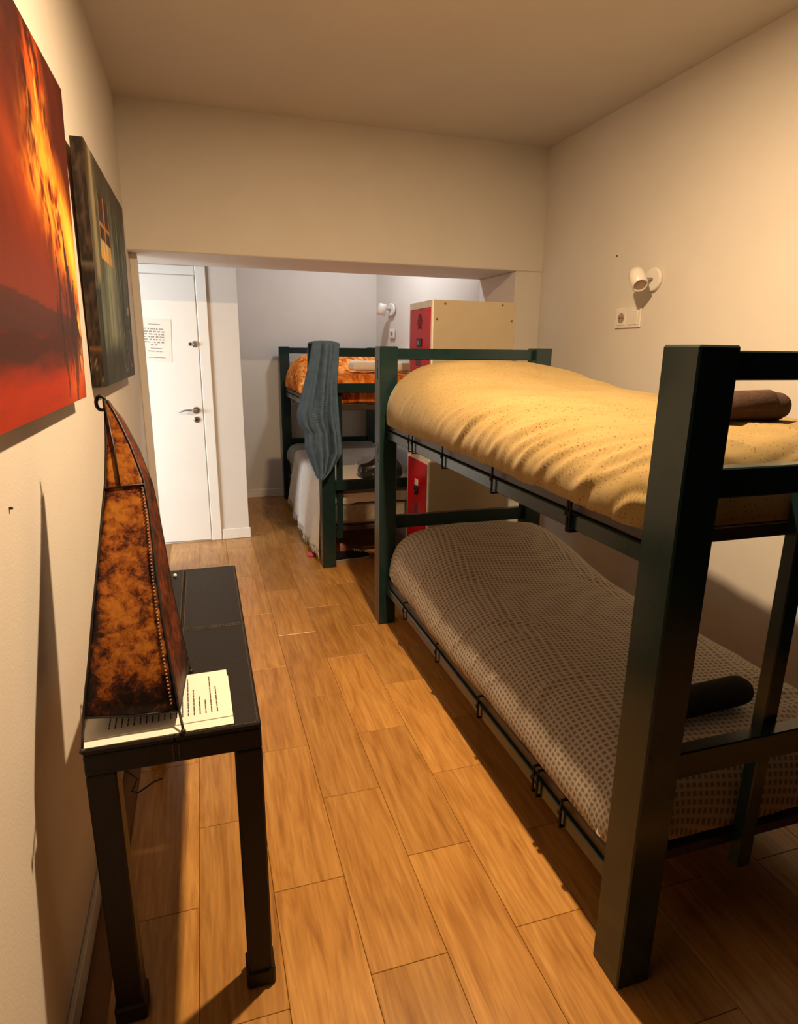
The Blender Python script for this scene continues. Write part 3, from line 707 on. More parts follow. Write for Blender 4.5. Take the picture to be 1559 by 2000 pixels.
# ------------------------------------------------------------------ towel over the alcove bunk post
def hanging_towel():
    t = thing('hanging_towel', (0.77, 4.05, 0.65), 'blue-grey towel hung over the post of the alcove bunk', 'towel')
    # rows: z, left x, right x of the front fall at y ~ 4.03, and how far it wraps back on the left
    rows = [(1.535, 0.690, 0.860), (1.40, 0.668, 0.850), (1.25, 0.637, 0.838), (1.15, 0.610, 0.844), (1.09, 0.590, 0.848), (1.045, 0.594, 0.851), (1.005, 0.606, 0.854), (0.96, 0.640, 0.858), (0.90, 0.638, 0.863), (0.86, 0.637, 0.868), (0.82, 0.648, 0.866), (0.77, 0.668, 0.835), (0.70, 0.694, 0.790), (0.652, 0.712, 0.732)]
    zs = np.array([r[0] for r in rows])[::-1]; lx = np.array([r[1] for r in rows])[::-1]; rx = np.array([r[2] for r in rows])[::-1]
    nz, nu = 80, 64; V = []
    for i in range(nz):
        z = 1.535 - (1.535 - 0.652) * i / (nz - 1); l = np.interp(z, zs, lx); r = np.interp(z, zs, rx)
        k = (1.535 - z) / 0.88
        for j in range(nu):
            u = j / (nu - 1); x = l + (r - l) * u
            fold = 0.046 * (abs(math.sin(u * 7.5 + 0.9 * k + 0.4)) - 0.6) + 0.016 * math.sin(u * 26 - 2 * k + 1) + 0.005 * math.sin(u * 45 + 4 * k)
            y = 4.048 - 0.018 * math.sin(u * math.pi) - fold * min(1, 0.25 + k * 1.8) * (0.3 + 0.7 * math.sin(u * math.pi) ** 0.5) - 0.012 * k + 0.09 * max(0, 1 - u / 0.3) ** 1.5 * min(1, k * 3)
            V.append((x, y, z))
    F = [(i * nu + j, i * nu + j + 1, (i + 1) * nu + j + 1, (i + 1) * nu + j) for i in range(nz - 1) for j in range(nu - 1)]
    # across the top of the post and down behind it, on the aisle side
    o = frompy('front_fall', V, F, TOWELB, t, True); s = o.modifiers.new('thickness', 'SOLIDIFY'); s.thickness = 0.008; s.offset = 0
    V = []; 
    top = [(4.052, 1.533), (4.062, 1.541), (4.09, 1.545), (4.14, 1.545), (4.19, 1.544), (4.206, 1.535), (4.212, 1.50), (4.215, 1.40), (4.215, 1.30)]
    for k, (y, z) in enumerate(top):
        for j in range(20):
            u = j / 19; V.append((0.697 + 0.162 * u - (0.02 * (k / 8) if u < 0.5 else 0), y + 0.004 * math.sin(u * 14), z - 0.010 * (abs(u - 0.5) * 2) ** 4))
    F = [(i * 20 + j, i * 20 + j + 1, (i + 1) * 20 + j + 1, (i + 1) * 20 + j) for i in range(len(top) - 1) for j in range(19)]
    o = frompy('top_fold', V, F, TOWELB, t, True); s = o.modifiers.new('thickness', 'SOLIDIFY'); s.thickness = 0.008; s.offset = 0
    # ribbed border of the weave
    bm = bmesh.new()
    for q in range(15):
        z0 = 1.24 - q * 0.0165; pts = []
        for j in range(18, 46, 2):
            u = j / 63; z = z0 + 0.07 * u; k = (1.535 - z) / 0.88; l = np.interp(z, zs, lx); r = np.interp(z, zs, rx)
            fold = 0.046 * (abs(math.sin(u * 7.5 + 0.9 * k + 0.4)) - 0.6) + 0.016 * math.sin(u * 26 - 2 * k + 1) + 0.005 * math.sin(u * 45 + 4 * k)
            pts.append((l + (r - l) * u, 4.048 - 0.018 * math.sin(u * math.pi) - fold * min(1, 0.25 + k * 1.8) * (0.3 + 0.7 * math.sin(u * math.pi) ** 0.5) - 0.012 * k + 0.09 * max(0, 1 - u / 0.3) ** 1.5 * min(1, k * 3) - 0.004, z))
        bm_tube(bm, pts, 0.0035, 5)
    f = bm_to('ribbed_border', bm, TOWELB, t, True); f['kind'] = 'stuff'
hanging_towel()

# ------------------------------------------------------------------ shoes and cloths under the alcove bunk
def shoe(c, rz, label):
    t = thing('sneaker', c, label, 'shoe')
    X = Matrix.Translation(c) @ Matrix.Rotation(rz, 4, 'Z')
    # cross-sections along the length: x, half width, sole height, upper height
    secs = [(-0.14, 0.022, 0.03, 0.060), (-0.13, 0.033, 0.03, 0.072), (-0.09, 0.037, 0.03, 0.078), (-0.04, 0.037, 0.028, 0.072), (0.01, 0.041, 0.026, 0.075), (0.06, 0.047, 0.025, 0.066), (0.10, 0.045, 0.025, 0.052), (0.13, 0.034, 0.024, 0.040), (0.145, 0.015, 0.024, 0.030)]
    bm = bmesh.new(); rings = []
    for x, w_, zs_, zu in secs:
        rings.append([bm.verts.new((x, w_ * math.cos(th), 0.022 + (zu - 0.022) * math.sin(th))) for th in [k * math.pi / 10 for k in range(11)]])
    for A, B in zip(rings, rings[1:]):
        for k in range(10): bm.faces.new((A[k], A[k + 1], B[k + 1], B[k]))
    for A, B in zip(rings, rings[1:]): bm.faces.new((A[0], B[0], B[-1], A[-1]))
    bm.faces.new(rings[0]); bm.faces.new(rings[-1][::-1])
    bm_to('upper', bm, SHOE, t, True, xf=X)
    bm = bmesh.new(); r2 = []
    for zz, k_ in ((0.0, 1.04), (0.022, 1.10), (0.026, 1.04)):
        ring = [bm.verts.new((x * 1.02, w_ * k_ + 0.002, zz)) for x, w_, a_, b_ in secs] + [bm.verts.new((x * 1.02, -w_ * k_ - 0.002, zz)) for x, w_, a_, b_ in secs[::-1]]
        r2.append(ring)
    n = len(r2[0])
    for A, B in zip(r2, r2[1:]):
        for k in range(n): bm.faces.new((A[k], A[(k + 1) % n], B[(k + 1) % n], B[k]))
    bm.faces.new(r2[0][::-1]); bm.faces.new(r2[-1])
    bm_to('sole', bm, RUBBER, t, xf=X)
    bm = bmesh.new()
    for q in range(4): bm_tube(bm, [(0.02 + q * 0.016, -0.022, 0.074 - q * 0.004), (0.024 + q * 0.016, 0, 0.083 - q * 0.005), (0.02 + q * 0.016, 0.022, 0.074 - q * 0.004)], 0.003, 6)
    bm_to('laces', bm, WHITEPL, t, True, xf=X)
shoe((0.965, 4.215, 0), 0.15, 'black canvas sneaker with pale sole beside the alcove bunk post')
def cloth_lump(name, c, sx, sy, sz, mat, label, seed):
    bm = bmesh.new(); bmesh.ops.create_icosphere(bm, subdivisions=4, radius=1)
    for v in bm.verts:
        n_ = 0.75 + 0.5 * float(fbm(np.array(v.co.x * 2.4 + 5 + v.co.z), np.array(v.co.y * 2.4 + 7), seed))
        v.co = (c[0] + v.co.x * sx * n_, c[1] + v.co.y * sy * n_, max(c[2] + (v.co.z * 0.9 + 0.4) * sz * n_, c[2]))
    return tag(bm_to(name, bm, mat, None, True), label, 'cloth')
cloth_lump('crumpled_sock', (0.70, 4.38, 0), 0.030, 0.035, 0.022, PINK, 'small bright pink sock on the floor by the fringe', 5)
cloth_lump('crumpled_cloth', (0.91, 4.36, 0.0), 0.075, 0.06, 0.075, PALEPINK, 'pale pink crumpled cloth on the floor behind the sneaker', 9)

# ------------------------------------------------------------------ locker
LX, LX1, LY, LY1, LZ = 1.32, 1.862, 3.582, 4.0, 1.785
lk = thing('locker', ((LX + LX1) / 2, (LY + LY1) / 2, 0), 'cream metal locker with two red doors behind the bunk', 'locker')
bm = bmesh.new()
bm_box(bm, (LX + 0.010, LY, 0.06), (LX1, LY + 0.012, LZ), 0.002); bm_box(bm, (LX + 0.010, LY1 - 0.012, 0.06), (LX1, LY1, LZ), 0.002)
bm_box(bm, (LX + 0.010, LY + 0.012, LZ - 0.012), (LX1, LY1 - 0.012, LZ)); bm_box(bm, (LX + 0.010, LY + 0.012, 0.06), (LX1, LY1 - 0.012, 0.072)); bm_box(bm, (LX1 - 0.012, LY + 0.012, 0.072), (LX1, LY1 - 0.012, LZ - 0.012))
bm_box(bm, (LX + 0.03, LY + 0.012, 0.83), (LX1 - 0.012, LY1 - 0.012, 0.842))
bm_to('locker_body', bm, LOCKBODY, lk)
bm = bmesh.new()
for a, b in (((LX, LY, 0.06), (LX + 0.010, LY + 0.022, LZ)), ((LX, LY1 - 0.022, 0.06), (LX + 0.010, LY1, LZ)), ((LX, LY + 0.022, LZ - 0.040), (LX + 0.010, LY1 - 0.022, LZ)), ((LX, LY + 0.022, 0.80), (LX + 0.010, LY1 - 0.022, 0.875)), ((LX, LY + 0.022, 0.06), (LX + 0.010, LY1 - 0.022, 0.085))): bm_box(bm, a, b, 0.001)
bm_to('front_frame', bm, plain('locker_white_frame', (0.78, 0.76, 0.72), 0.4), lk)
for k, (za, zb) in enumerate(((0.878, 1.742), (0.088, 0.797))):
    d = box('locker_door', (LX - 0.004, LY + 0.024, za), (LX + 0.012, LY1 - 0.024, zb), LOCKRED, lk, 0.002)
    xs = LX - 0.0048
    if k == 0:
        bm = bmesh.new()
        for q in range(7):
            z = 1.70 - q * 0.0125; yc = 3.785
            bm_tube(bm, [(xs - 0.0005, yc + 0.045 - abs(q - 3) * 0.006, z), (xs - 0.0005, yc, z + 0.012), (xs - 0.0005, yc - 0.045 + abs(q - 3) * 0.006, z - 0.004)], 0.0024, 5)
        bm_to('vent_slots', bm, DARKRED, d)
        lkp = box('lock_plate', (LX - 0.010, 3.745, 1.515), (LX - 0.0042, 3.83, 1.568), BLACKPL, d, 0.002)
        box('lock_dial', (LX - 0.013, 3.77, 1.53), (LX - 0.0095, 3.805, 1.553), CHROME, d, 0.001)
        box('door_sticker', (LX - 0.0052, 3.75, 1.40), (LX - 0.0041, 3.85, 1.445), PURPLE, d)
    else:
        box('lock_plate', (LX - 0.010, 3.752, 0.575), (LX - 0.0042, 3.825, 0.628), BLACKPL, d, 0.002)
        tube('lock_ring', [(LX - 0.012, 3.79 + 0.024 * math.cos(a), 0.60 + 0.026 * math.sin(a)) for a in np.linspace(0, 2 * math.pi, 15)[:-1]], 0.005, BLACKPL, d, 6, True)
        box('white_tag', (LX - 0.0075, 3.765, 0.632), (LX - 0.0042, 3.822, 0.674), WHITEPL, d, 0.001)
        box('door_sticker', (LX - 0.0052, 3.765, 0.415), (LX - 0.0041, 3.825, 0.515), PURPLE, d)
for x in (LX + 0.06, LX1 - 0.06):
    for y in (LY + 0.05, LY1 - 0.05): lathe('locker_foot', [(0.022, 0), (0.022, 0.06)], (x, y, 0), (0, 0, 1), BLACKPL, lk, 12)
for x, z in ((1.401, 1.765), (1.774, 1.767), (1.352, 1.677), (1.841, 1.677)):
    lathe('screw', [(0.0075, 0), (0.006, 0.003), (0.002, 0.004)], (x, LY + 0.0005, z), (0, -1, 0), plain('dull_screw', (0.13, 0.10, 0.06), 0.5), lk, 10)

# ------------------------------------------------------------------ wall lamps and sockets
def sconce(c, nrm, aim, label, s=1.0):
    c = Vector(c); n = Vector(nrm).normalized(); aim = Vector(aim).normalized()
    t = thing('wall_lamp', c, label, 'wall lamp', 'white spot wall lamps')
    lathe('wall_plate', [(0.062 * s, 0), (0.062 * s, 0.016 * s), (0.056 * s, 0.022 * s)], c, n, WHITEPL, t)
    hp = c + n * 0.085 * s
    tube('arm', [c + n * 0.02 * s, c + n * 0.05 * s, hp], 0.009 * s, CHROME, t)
    hd = lathe('lamp_head', [(0.030 * s, -0.052 * s), (0.040 * s, -0.046 * s), (0.042 * s, -0.02 * s), (0.042 * s, 0.056 * s), (0.036 * s, 0.058 * s), (0.034 * s, 0.052 * s)], hp + n * 0.03 * s, aim, WHITEPL, t)
    lathe('bulb_face', [(0.033 * s, 0.0505 * s), (0.028 * s, 0.0535 * s)], hp + n * 0.03 * s, aim, plain('bulb_frost', (0.42, 0.28, 0.22), 0.3), t)
    return t
sconce((XR, 3.00, 1.885), (-1, -0.05, 0), (-0.15, -0.60, -0.62), 'white swivelling spot lamp on the cream wall above the mustard bed')
nW = Vector((-(p0.y - p1.y), (p0.x - p1.x), 0)).normalized()
if nW.x > 0: nW = -nW
def on_side_wall(u, v):
    d = Vector(CR.T @ np.array([(u - CX) / FPX, (v - CY) / FPX, 1.0])); c = Vector(CAM)
    k = (p0 - c).dot(nW) / d.dot(nW); return c + d * k
sconce(on_side_wall(766, 605), nW, (-0.2, 0.1, -1.0), 'white spot lamp on the alcove wall above the orange bed', 1.0)
def socket(c, u, n, wdt, hgt, label, modules):
    c = Vector(c); u = Vector(u).normalized(); n = Vector(n).normalized(); z = Vector((0, 0, 1))
    t = thing('wall_socket', c, label, 'wall socket', 'white wall sockets')
    X = Matrix.Identity(4)
    for i in range(3): X[i][0] = u[i]; X[i][1] = n[i]; X[i][2] = z[i]; X[i][3] = c[i]
    box('frame_plate', (-wdt / 2, 0, -hgt / 2), (wdt / 2, 0.010, hgt / 2), WHITEPL, t, 0.003, xf=X)
    for k, (cx, kind) in enumerate(modules):
        h2 = hgt * 0.36
        if kind == 'socket':
            box('socket_insert', (cx - h2, 0.0095, -h2), (cx + h2, 0.013, h2), WHITEPL, t, 0.002, xf=X)
            lathe('socket_well', [(h2 * 0.72, 0.0125), (h2 * 0.70, 0.0140), (h2 * 0.62, 0.0135)], c + u * cx, n, plain('socket_shade', (0.35, 0.26, 0.19), 0.5), t, 20)
            for s in (-1, 1): lathe('pin_hole', [(0.0045, 0.0134), (0.0045, 0.0146)], c + u * (cx + s * h2 * 0.33), n, BLACKPL, t, 10)
        else:
            box('switch_rocker', (cx - h2, 0.0095, -h2), (cx + h2, 0.015, h2), WHITEPL, t, 0.003, xf=X)
    return t
socket((XR, 3.19, 1.693), (0, -1, 0), (-1, 0, 0), 0.225, 0.112, 'white double wall socket under the spot lamp on the cream wall', [(-0.055, 'socket'), (0.055, 'switch')])
uW = Vector((p0.x - p1.x, p0.y - p1.y, 0)).normalized()
socket(on_side_wall(767, 652), uW, nW, 0.09, 0.09, 'white single wall socket on the alcove wall', [(0, 'socket')])
tag(lathe('wall_screw', [(0.004, 0), (0.003, 0.006)], on(0, XR, 1206, 500), (-1, 0, 0), IRON, None, 8), 'tiny dark screw in the cream wall above the spot lamp', 'screw')
tag(lathe('wall_nail', [(0.003, 0), (0.003, 0.006)], on(0, XL, 18, 993), (1, 0, 0), IRON, None, 8), 'tiny dark nail in the wall below the sunset picture', 'nail')

# ------------------------------------------------------------------ paintings
def canvas_obj(name, ya, yb, za, zb, t, lean, label, colfun, sidefun, nu=150, nv=170):
    root = thing(name, (XL, (ya + yb) / 2, za), label, 'picture')
    xb0 = XL + 0.003
    def P(u, v, d):      # u along y, v up, d depth 0 back .. 1 front
        return (xb0 + lean * v + t * d, ya + (yb - ya) * u, za + (zb - za) * v)
    def grid(fn, n1, n2):
        V = []; 
        for i in range(n1 + 1):
            for j in range(n2 + 1): V.append(fn(i / n1, j / n2))
        F = [(i * (n2 + 1) + j, (i + 1) * (n2 + 1) + j, (i + 1) * (n2 + 1) + j + 1, i * (n2 + 1) + j + 1) for i in range(n1) for j in range(n2)]
        return V, F
    def colored(nm, V, F, C, par):
        me = bpy.data.meshes.new(nm); me.from_pydata(V, [], F)
        at = me.color_attributes.new('Col', 'FLOAT_COLOR', 'POINT')
        at.data.foreach_set('color', np.concatenate([np.clip(C, 0, 1), np.ones((len(C), 1))], 1).astype(np.float32).ravel()); me.update()
        return link(nm, me, PRINT, par)
    V, F = grid(lambda u, v: P(u, v, 1), nu, nv)
    U = np.repeat(np.arange(nu + 1) / nu, nv + 1); W = np.tile(np.arange(nv + 1) / nv, nu + 1)
    fr = colored('printed_canvas', V, F, colfun(U, W), root)
    # wrapped edges
    n = 60
    V, F = grid(lambda d, v: P(0, v, d), 8, n); D = np.repeat(np.arange(9) / 8, n + 1); Wv = np.tile(np.arange(n + 1) / n, 9)
    colored('canvas_edge', V, F, sidefun(D, Wv), root)
    V, F = grid(lambda d, v: P(1, v, d), 8, n); colored('canvas_edge', V, F, sidefun(D, Wv), root)
    V, F = grid(lambda d, u: P(u, 0, d), 4, n); D = np.repeat(np.arange(5) / 4, n + 1); Wv = np.tile(np.arange(n + 1) / n, 5); colored('canvas_edge', V, F, sidefun(D, 0 * Wv + 0.02), root)
    V, F = grid(lambda d, u: P(u, 1, d), 4, n); colored('canvas_edge', V, F, sidefun(D, 0 * Wv + 0.98), root)
    frompy('back_board', [P(0.01, 0.01, 0.1), P(0.99, 0.01, 0.1), P(0.99, 0.99, 0.1), P(0.01, 0.99, 0.1)], [(0, 1, 2, 3)], SLATWOOD, root)
    return root
def lerp(a, b, t): return np.asarray(a)[None, :] * (1 - t[:, None]) + np.asarray(b)[None, :] * t[:, None]
def mixc(C, col, t): return C * (1 - t[:, None]) + np.asarray(col)[None, :] * t[:, None]
P1A, P1B, P1Z0, P1Z1 = 1.02, 2.095, 1.350, 2.168
def sunset(u, v):
    y = u * 1.075; z = v * 0.82                      # metres
    C = lerp((0.19, 0.019, 0.003), (0.095, 0.012, 0.004), v)
    C = C * (0.20 + 0.85 * fbm(y * 6 + z * 3, z * 5, 31))[:, None]
    lg = np.exp(-((y - 0.55) / 0.16) ** 2 - ((z - 0.47 - 0.3 * (0.55 - y)) / 0.10) ** 2) * fbm(y * 9 + z * 6, z * 9, 51); C = mixc(C, (0.50, 0.070, 0.008), np.clip(lg * 0.8, 0, 0.9))
    C = mixc(C, (0.17, 0.034, 0.022), sm(v, 0.52, 0.30) * 0.8)
    # fire cloud streaming from the sun (right) up and to the left
    sx, sz = 1.03, 0.385
    wx = y + 0.10 * (fbm(y * 5, z * 4, 2) - 0.5) + 0.03 * (fbm(y * 18, z * 12, 4) - 0.5)
    axis = np.interp(z, [0.36, 0.42, 0.50, 0.60, 0.82], [1.05, 0.98, 0.83, 0.73, 0.72])
    band = np.exp(-((wx - axis) / np.interp(z, [0.30, 0.38, 0.48, 0.58, 0.82], [0.16, 0.19, 0.20, 0.10, 0.055])) ** 2) * sm(z, 0.28, 0.38)
    tex = 0.5 * fbm(y * 15 + z * 7, z * 8 - y * 2, 7, 5) + 0.5 * fbm(y * 34 + z * 16 + 3 * fbm(y * 9, z * 9, 44), z * 15 - y * 6, 17, 4)
    tex = np.clip((tex - 0.5) * 1.7 + 0.5, 0, 1)
    fire = np.clip(band * (0.12 + 1.9 * (tex - 0.34)), 0, 1)
    C = mixc(C, (0.60, 0.085, 0.008), np.clip(fire * 1.9, 0, 1))
    hot = np.clip(band * (tex - 0.40) * 5.0 * sm(z, 0.76, 0.48), 0, 1)
    C = mixc(C, (0.95, 0.33, 0.030), hot)
    dsun = np.sqrt(((y - sx + 0.5 * (z - sz)) / 0.09) ** 2 + ((z - sz - 0.02) / 0.17) ** 2)
    C = mixc(C, (0.95, 0.28, 0.02), np.clip(0.95 - dsun * 0.70, 0, 1) * 0.85)
    C = mixc(C, (1.0, 0.62, 0.07), np.clip(1.15 - dsun * 1.35, 0, 1))
    st = np.exp(-((fbm(y * 30, z * 9, 12) - 0.66) / 0.05) ** 2) * band
    C = mixc(C, (0.95, 0.45, 0.08), np.clip(st * 0.8, 0, 1))
    # far shore, then water
    hill = 0.225 + 0.028 * sm(y, 0.95, 0.3) + 0.01 * (fbm(y * 6, y * 0, 3) - 0.5)
    C = np.where((z < hill)[:, None], lerp((0.060, 0.022, 0.020), (0.080, 0.025, 0.020), np.clip((z - 0.17) / 0.1, 0, 1)), C)
    glow = np.exp(-((y - 1.03) / 0.05) ** 2 - ((z - 0.205) / 0.035) ** 2); C = mixc(C, (0.95, 0.50, 0.12), np.clip(glow * 1.1, 0, 1))
    wat = z < 0.178
    wn = fbm(y * 7, z * 40, 8)
    cw = lerp((0.34, 0.030, 0.006), (0.055, 0.018, 0.015), np.clip(sm(z, 0.05, 0.13) + (wn - 0.5) * 0.7, 0, 1))
    cw = mixc(cw, (0.75, 0.14, 0.02), np.clip(np.exp(-((y - 0.95) / 0.10) ** 2 - ((z - 0.05) / 0.05) ** 2) * 0.8 * (0.4 + wn), 0, 1))
    rf = np.exp(-((y - 1.035) / 0.03) ** 2 - ((z - 0.115) / 0.045) ** 2); cw = mixc(cw, (0.9, 0.34, 0.10), np.clip(rf, 0, 1) * 0.9)
    C = np.where(wat[:, None], cw, C)
    # bleached dead trees and their reflection
    dark = np.array((0.040, 0.016, 0.014)); Z0 = 0.17
    tr = np.zeros_like(y)
    stems = [(0.95, 0.93, 0.44, 0.034), (0.83, 0.79, 0.38, 0.018), (0.90, 0.85, 0.30, 0.010), (0.99, 1.02, 0.33, 0.016), (0.87, 0.885, 0.32, 0.012), (1.02, 1.05, 0.27, 0.008), (0.79, 0.755, 0.27, 0.008), (0.92, 0.97, 0.36, 0.012)]
    for b, tp, h, wd in stems:
        for sgn in (1, -1):
            q = (z - Z0) / (h - Z0) if sgn == 1 else (Z0 - z) / ((h - Z0) * 0.72)
            cx = b + (tp - b) * q + 0.016 * np.sin(q * 5 + b * 20) + (0.03 * q if sgn == -1 else 0)
            m = (q > 0) & (q < 1) & (np.abs(y - cx) < wd * (1 - q) ** 0.8 + 0.003)
            tr = np.maximum(tr, m * (1.0 if sgn == 1 else 0.8))
    C = C * (1 - tr[:, None]) + (dark + 0.03 * (fbm(y * 60, z * 15, 5) - 0.3)[:, None]) * tr[:, None]
    return C
canvas_obj('sunset_picture', P1A, P1B, P1Z0, P1Z1, 0.034, 0.024, 'large canvas print of a fiery orange sunset over water', sunset,
           lambda d, v: lerp((0.30, 0.05, 0.02), (0.35, 0.06, 0.02), v), 190, 170)
P2A, P2B, P2Z0, P2Z1 = 2.455, 3.575, 1.357, 2.155
def facade(u, v):
    n = fbm(u * 46, v * 3.0, 3); n2 = fbm(u * 9, v * 7, 5)
    C = lerp((0.016, 0.022, 0.016), (0.17, 0.195, 0.14), np.clip((n - 0.33) * 2.4, 0, 1) * np.clip(0.35 + n2, 0, 1))
    C = mixc(C, (0.05, 0.036, 0.026), sm(v, 0.72, 0.98) * 0.85)
    pale = np.exp(-((u - 0.40) / 0.13) ** 2) * sm(v, 0.15, 0.25) * sm(v, 0.75, 0.55); C = mixc(C, (0.28, 0.32, 0.235), np.clip(pale * (0.3 + n), 0, 1))
    brd = (np.abs((u * 14) % 1 - 0.5) > 0.455); C = np.where(brd[:, None], C * 0.5, C)
    # left post
    post = np.exp(-((u - 0.10) / 0.035) ** 2) * sm(v, 0.42, 0.5); C = mixc(C, (0.28, 0.235, 0.13), np.clip(post, 0, 1) * 0.8)
    C = np.where(((u < 0.06) & (v > 0.45))[:, None], C * np.array((0.9, 0.6, 0.5)), C)
    # window with brown sashes
    wi = (u > 0.20) & (u < 0.46) & (v > 0.60) & (v < 0.86)
    C = np.where(wi[:, None], np.array((0.040, 0.018, 0.012))[None, :] + 0.05 * (n[:, None] - 0.4), C)
    bar = wi & ((np.abs(u - 0.33) < 0.012) | (np.abs(v - 0.73) < 0.008) | (u < 0.215) | (u > 0.445)); C = np.where(bar[:, None], np.array((0.33, 0.15, 0.05))[None, :], C)
    sill = (u > 0.19) & (u < 0.48) & (v > 0.575) & (v < 0.615); C = np.where(sill[:, None], np.array((0.52, 0.30, 0.09))[None, :] * (0.5 + n[:, None]), C)
    ctn = wi & (v > 0.615) & (v < 0.66); C = np.where(ctn[:, None], np.array((0.50, 0.36, 0.15))[None, :] * (0.4 + n[:, None]), C)
    # ground
    C = mixc(C, (0.050, 0.050, 0.036), sm(v, 0.20, 0.12)); C = C * (1 - 0.3 * (sm(v, 0.2, 0.1) * (n2 > 0.5))[:, None])
    # a bicycle leaning on the boards
    for cx, cy, r in ((0.70, 0.145, 0.105), (0.90, 0.165, 0.105)):
        rr = np.sqrt(((u - cx) * 1.06 / 0.8) ** 2 + (v - cy) ** 2); m = (np.abs(rr - r) < 0.008); C = np.where(m[:, None], np.array((0.15, 0.13, 0.10))[None, :], C)
    for (a, b, c, d) in ((0.70, 0.145, 0.76, 0.30), (0.76, 0.30, 0.86, 0.28), (0.86, 0.28, 0.90, 0.165), (0.76, 0.30, 0.80, 0.15), (0.80, 0.15, 0.86, 0.28), (0.70, 0.145, 0.80, 0.15), (0.755, 0.30, 0.75, 0.36), (0.86, 0.28, 0.855, 0.35)):
        vx, vy = c - a, d - b; t = np.clip(((u - a) * vx + (v - b) * vy) / (vx * vx + vy * vy), 0, 1)
        m = np.sqrt((u - a - vx * t) ** 2 + (v - b - vy * t) ** 2) < 0.007; C = np.where(m[:, None], np.array((0.035, 0.03, 0.028))[None, :], C)
    bx = (u > 0.855) & (u < 0.93) & (v > 0.36) & (v < 0.41); C = np.where(bx[:, None], np.array((0.30, 0.29, 0.24))[None, :], C)
    ls = (u < 0.10) & (v < 0.42); C = np.where(ls[:, None], C * 0.35, C)
    return C
def facside(d, v):
    n = fbm(d * 5, v * 26, 2); C = lerp((0.016, 0.011, 0.008), (0.070, 0.045, 0.032), np.clip((n - 0.35) * 2, 0, 1))
    C = mixc(C, (0.09, 0.085, 0.06), ((v > 0.50) & (v < 0.525)) * 0.8); C = mixc(C, (0.012, 0.010, 0.008), ((v > 0.44) & (v < 0.50)) * 0.8)
    C = mixc(C, (0.17, 0.07, 0.02), ((v > 0.155) & (v < 0.175)) * 0.7)
    fl = (fbm(d * 12, v * 60, 9) > 0.70) & (v < 0.12); C = mixc(C, (0.20, 0.15, 0.09), fl * 0.7)
    return C
canvas_obj('facade_picture', P2A, P2B, P2Z0, P2Z1, 0.040, 0.012, 'dark canvas print of a weathered green wooden house front', facade, facside, 200, 170)

# ------------------------------------------------------------------ console table
TX0, TX1, TY0, TY1, TZ = -0.275, 0.075, 1.205, 2.25, 0.72
tb = thing('console_table', ((TX0 + TX1) / 2, (TY0 + TY1) / 2, 0), 'narrow black leather console table with stitched seams', 'table')
xm, ym = (TX0 + TX1) / 2, (TY0 + TY1) / 2
for xa, xb in ((TX0, xm - 0.0006), (xm + 0.0006, TX1)):
    for ya, yb in ((TY0, ym - 0.0006), (ym + 0.0006, TY1)):
        box('leather_panel', (xa, ya, TZ - 0.014), (xb, yb, TZ), BLACKLEATHER, tb, 0.003)
bm = bmesh.new()
for a, b in (((TX0, TY0, TZ - 0.062), (TX1, TY0 + 0.02, TZ - 0.0145)), ((TX0, TY1 - 0.02, TZ - 0.062), (TX1, TY1, TZ - 0.0145))): bm_box(bm, a, b, 0.003)
for a, b in (((TX0, TY0 + 0.0205, TZ - 0.062), (TX0 + 0.02, TY1 - 0.0205, TZ - 0.0145)), ((TX1 - 0.02, TY0 + 0.0205, TZ - 0.062), (TX1, TY1 - 0.0205, TZ - 0.0145))): bm_box(bm, a, b, 0.003)
bm_to('apron', bm, BLACKLEATHER, tb)
for xa in (TX0, TX1 - 0.058):
    for ya in (TY0, TY1 - 0.058):
        lg = box('leg', (xa, ya, 0.045), (xa + 0.058, ya + 0.058, TZ - 0.0625), BLACKLEATHER, tb, 0.004)
        box('foot_wrap', (xa - 0.005, ya - 0.005, 0), (xa + 0.063, ya + 0.063, 0.048), BLACKLEATHER, lg, 0.005)
bm = bmesh.new()
def stitch(a, b, n):
    a = Vector(a); b = Vector(b)
    for k in range(n):
        p = a.lerp(b, (k + 0.15) / n); q = a.lerp(b, (k + 0.8) / n); bm_tube(bm, [p, q], 0.0010, 4)
zt = TZ + 0.0003
for dx in (-0.006, 0.006): stitch((xm + dx, TY0 + 0.01, zt), (xm + dx, TY1 - 0.01, zt), 110)
for dy in (-0.006, 0.006): stitch((TX0 + 0.01, ym + dy, zt), (TX1 - 0.01, ym + dy, zt), 36)
stitch((TX1 - 0.007, TY0 + 0.008, zt), (TX1 - 0.007, TY1 - 0.008, zt), 110); stitch((TX0 + 0.008, TY0 + 0.007, zt), (TX1 - 0.008, TY0 + 0.007, zt), 36); stitch((TX0 + 0.008, TY1 - 0.007, zt), (TX1 - 0.008, TY1 - 0.007, zt), 36)
for dx in (-0.006, 0.006): stitch((xm + dx, TY0 - 0.0003, TZ - 0.018), (xm + dx, TY0 - 0.0003, TZ - 0.058), 5)
f = bm_to('stitching', bm, STITCH, tb); f['kind'] = 'stuff'
bd = lathe('bead', [(0.002, 0), (0.0055, 0.002), (0.0065, 0.006), (0.0055, 0.010), (0.002, 0.012)], (-0.132, 2.177, TZ), (0, 0, 1), WHITEPL, None, 14)
tag(bd, 'tiny white bead lying on the black console table', 'bead')

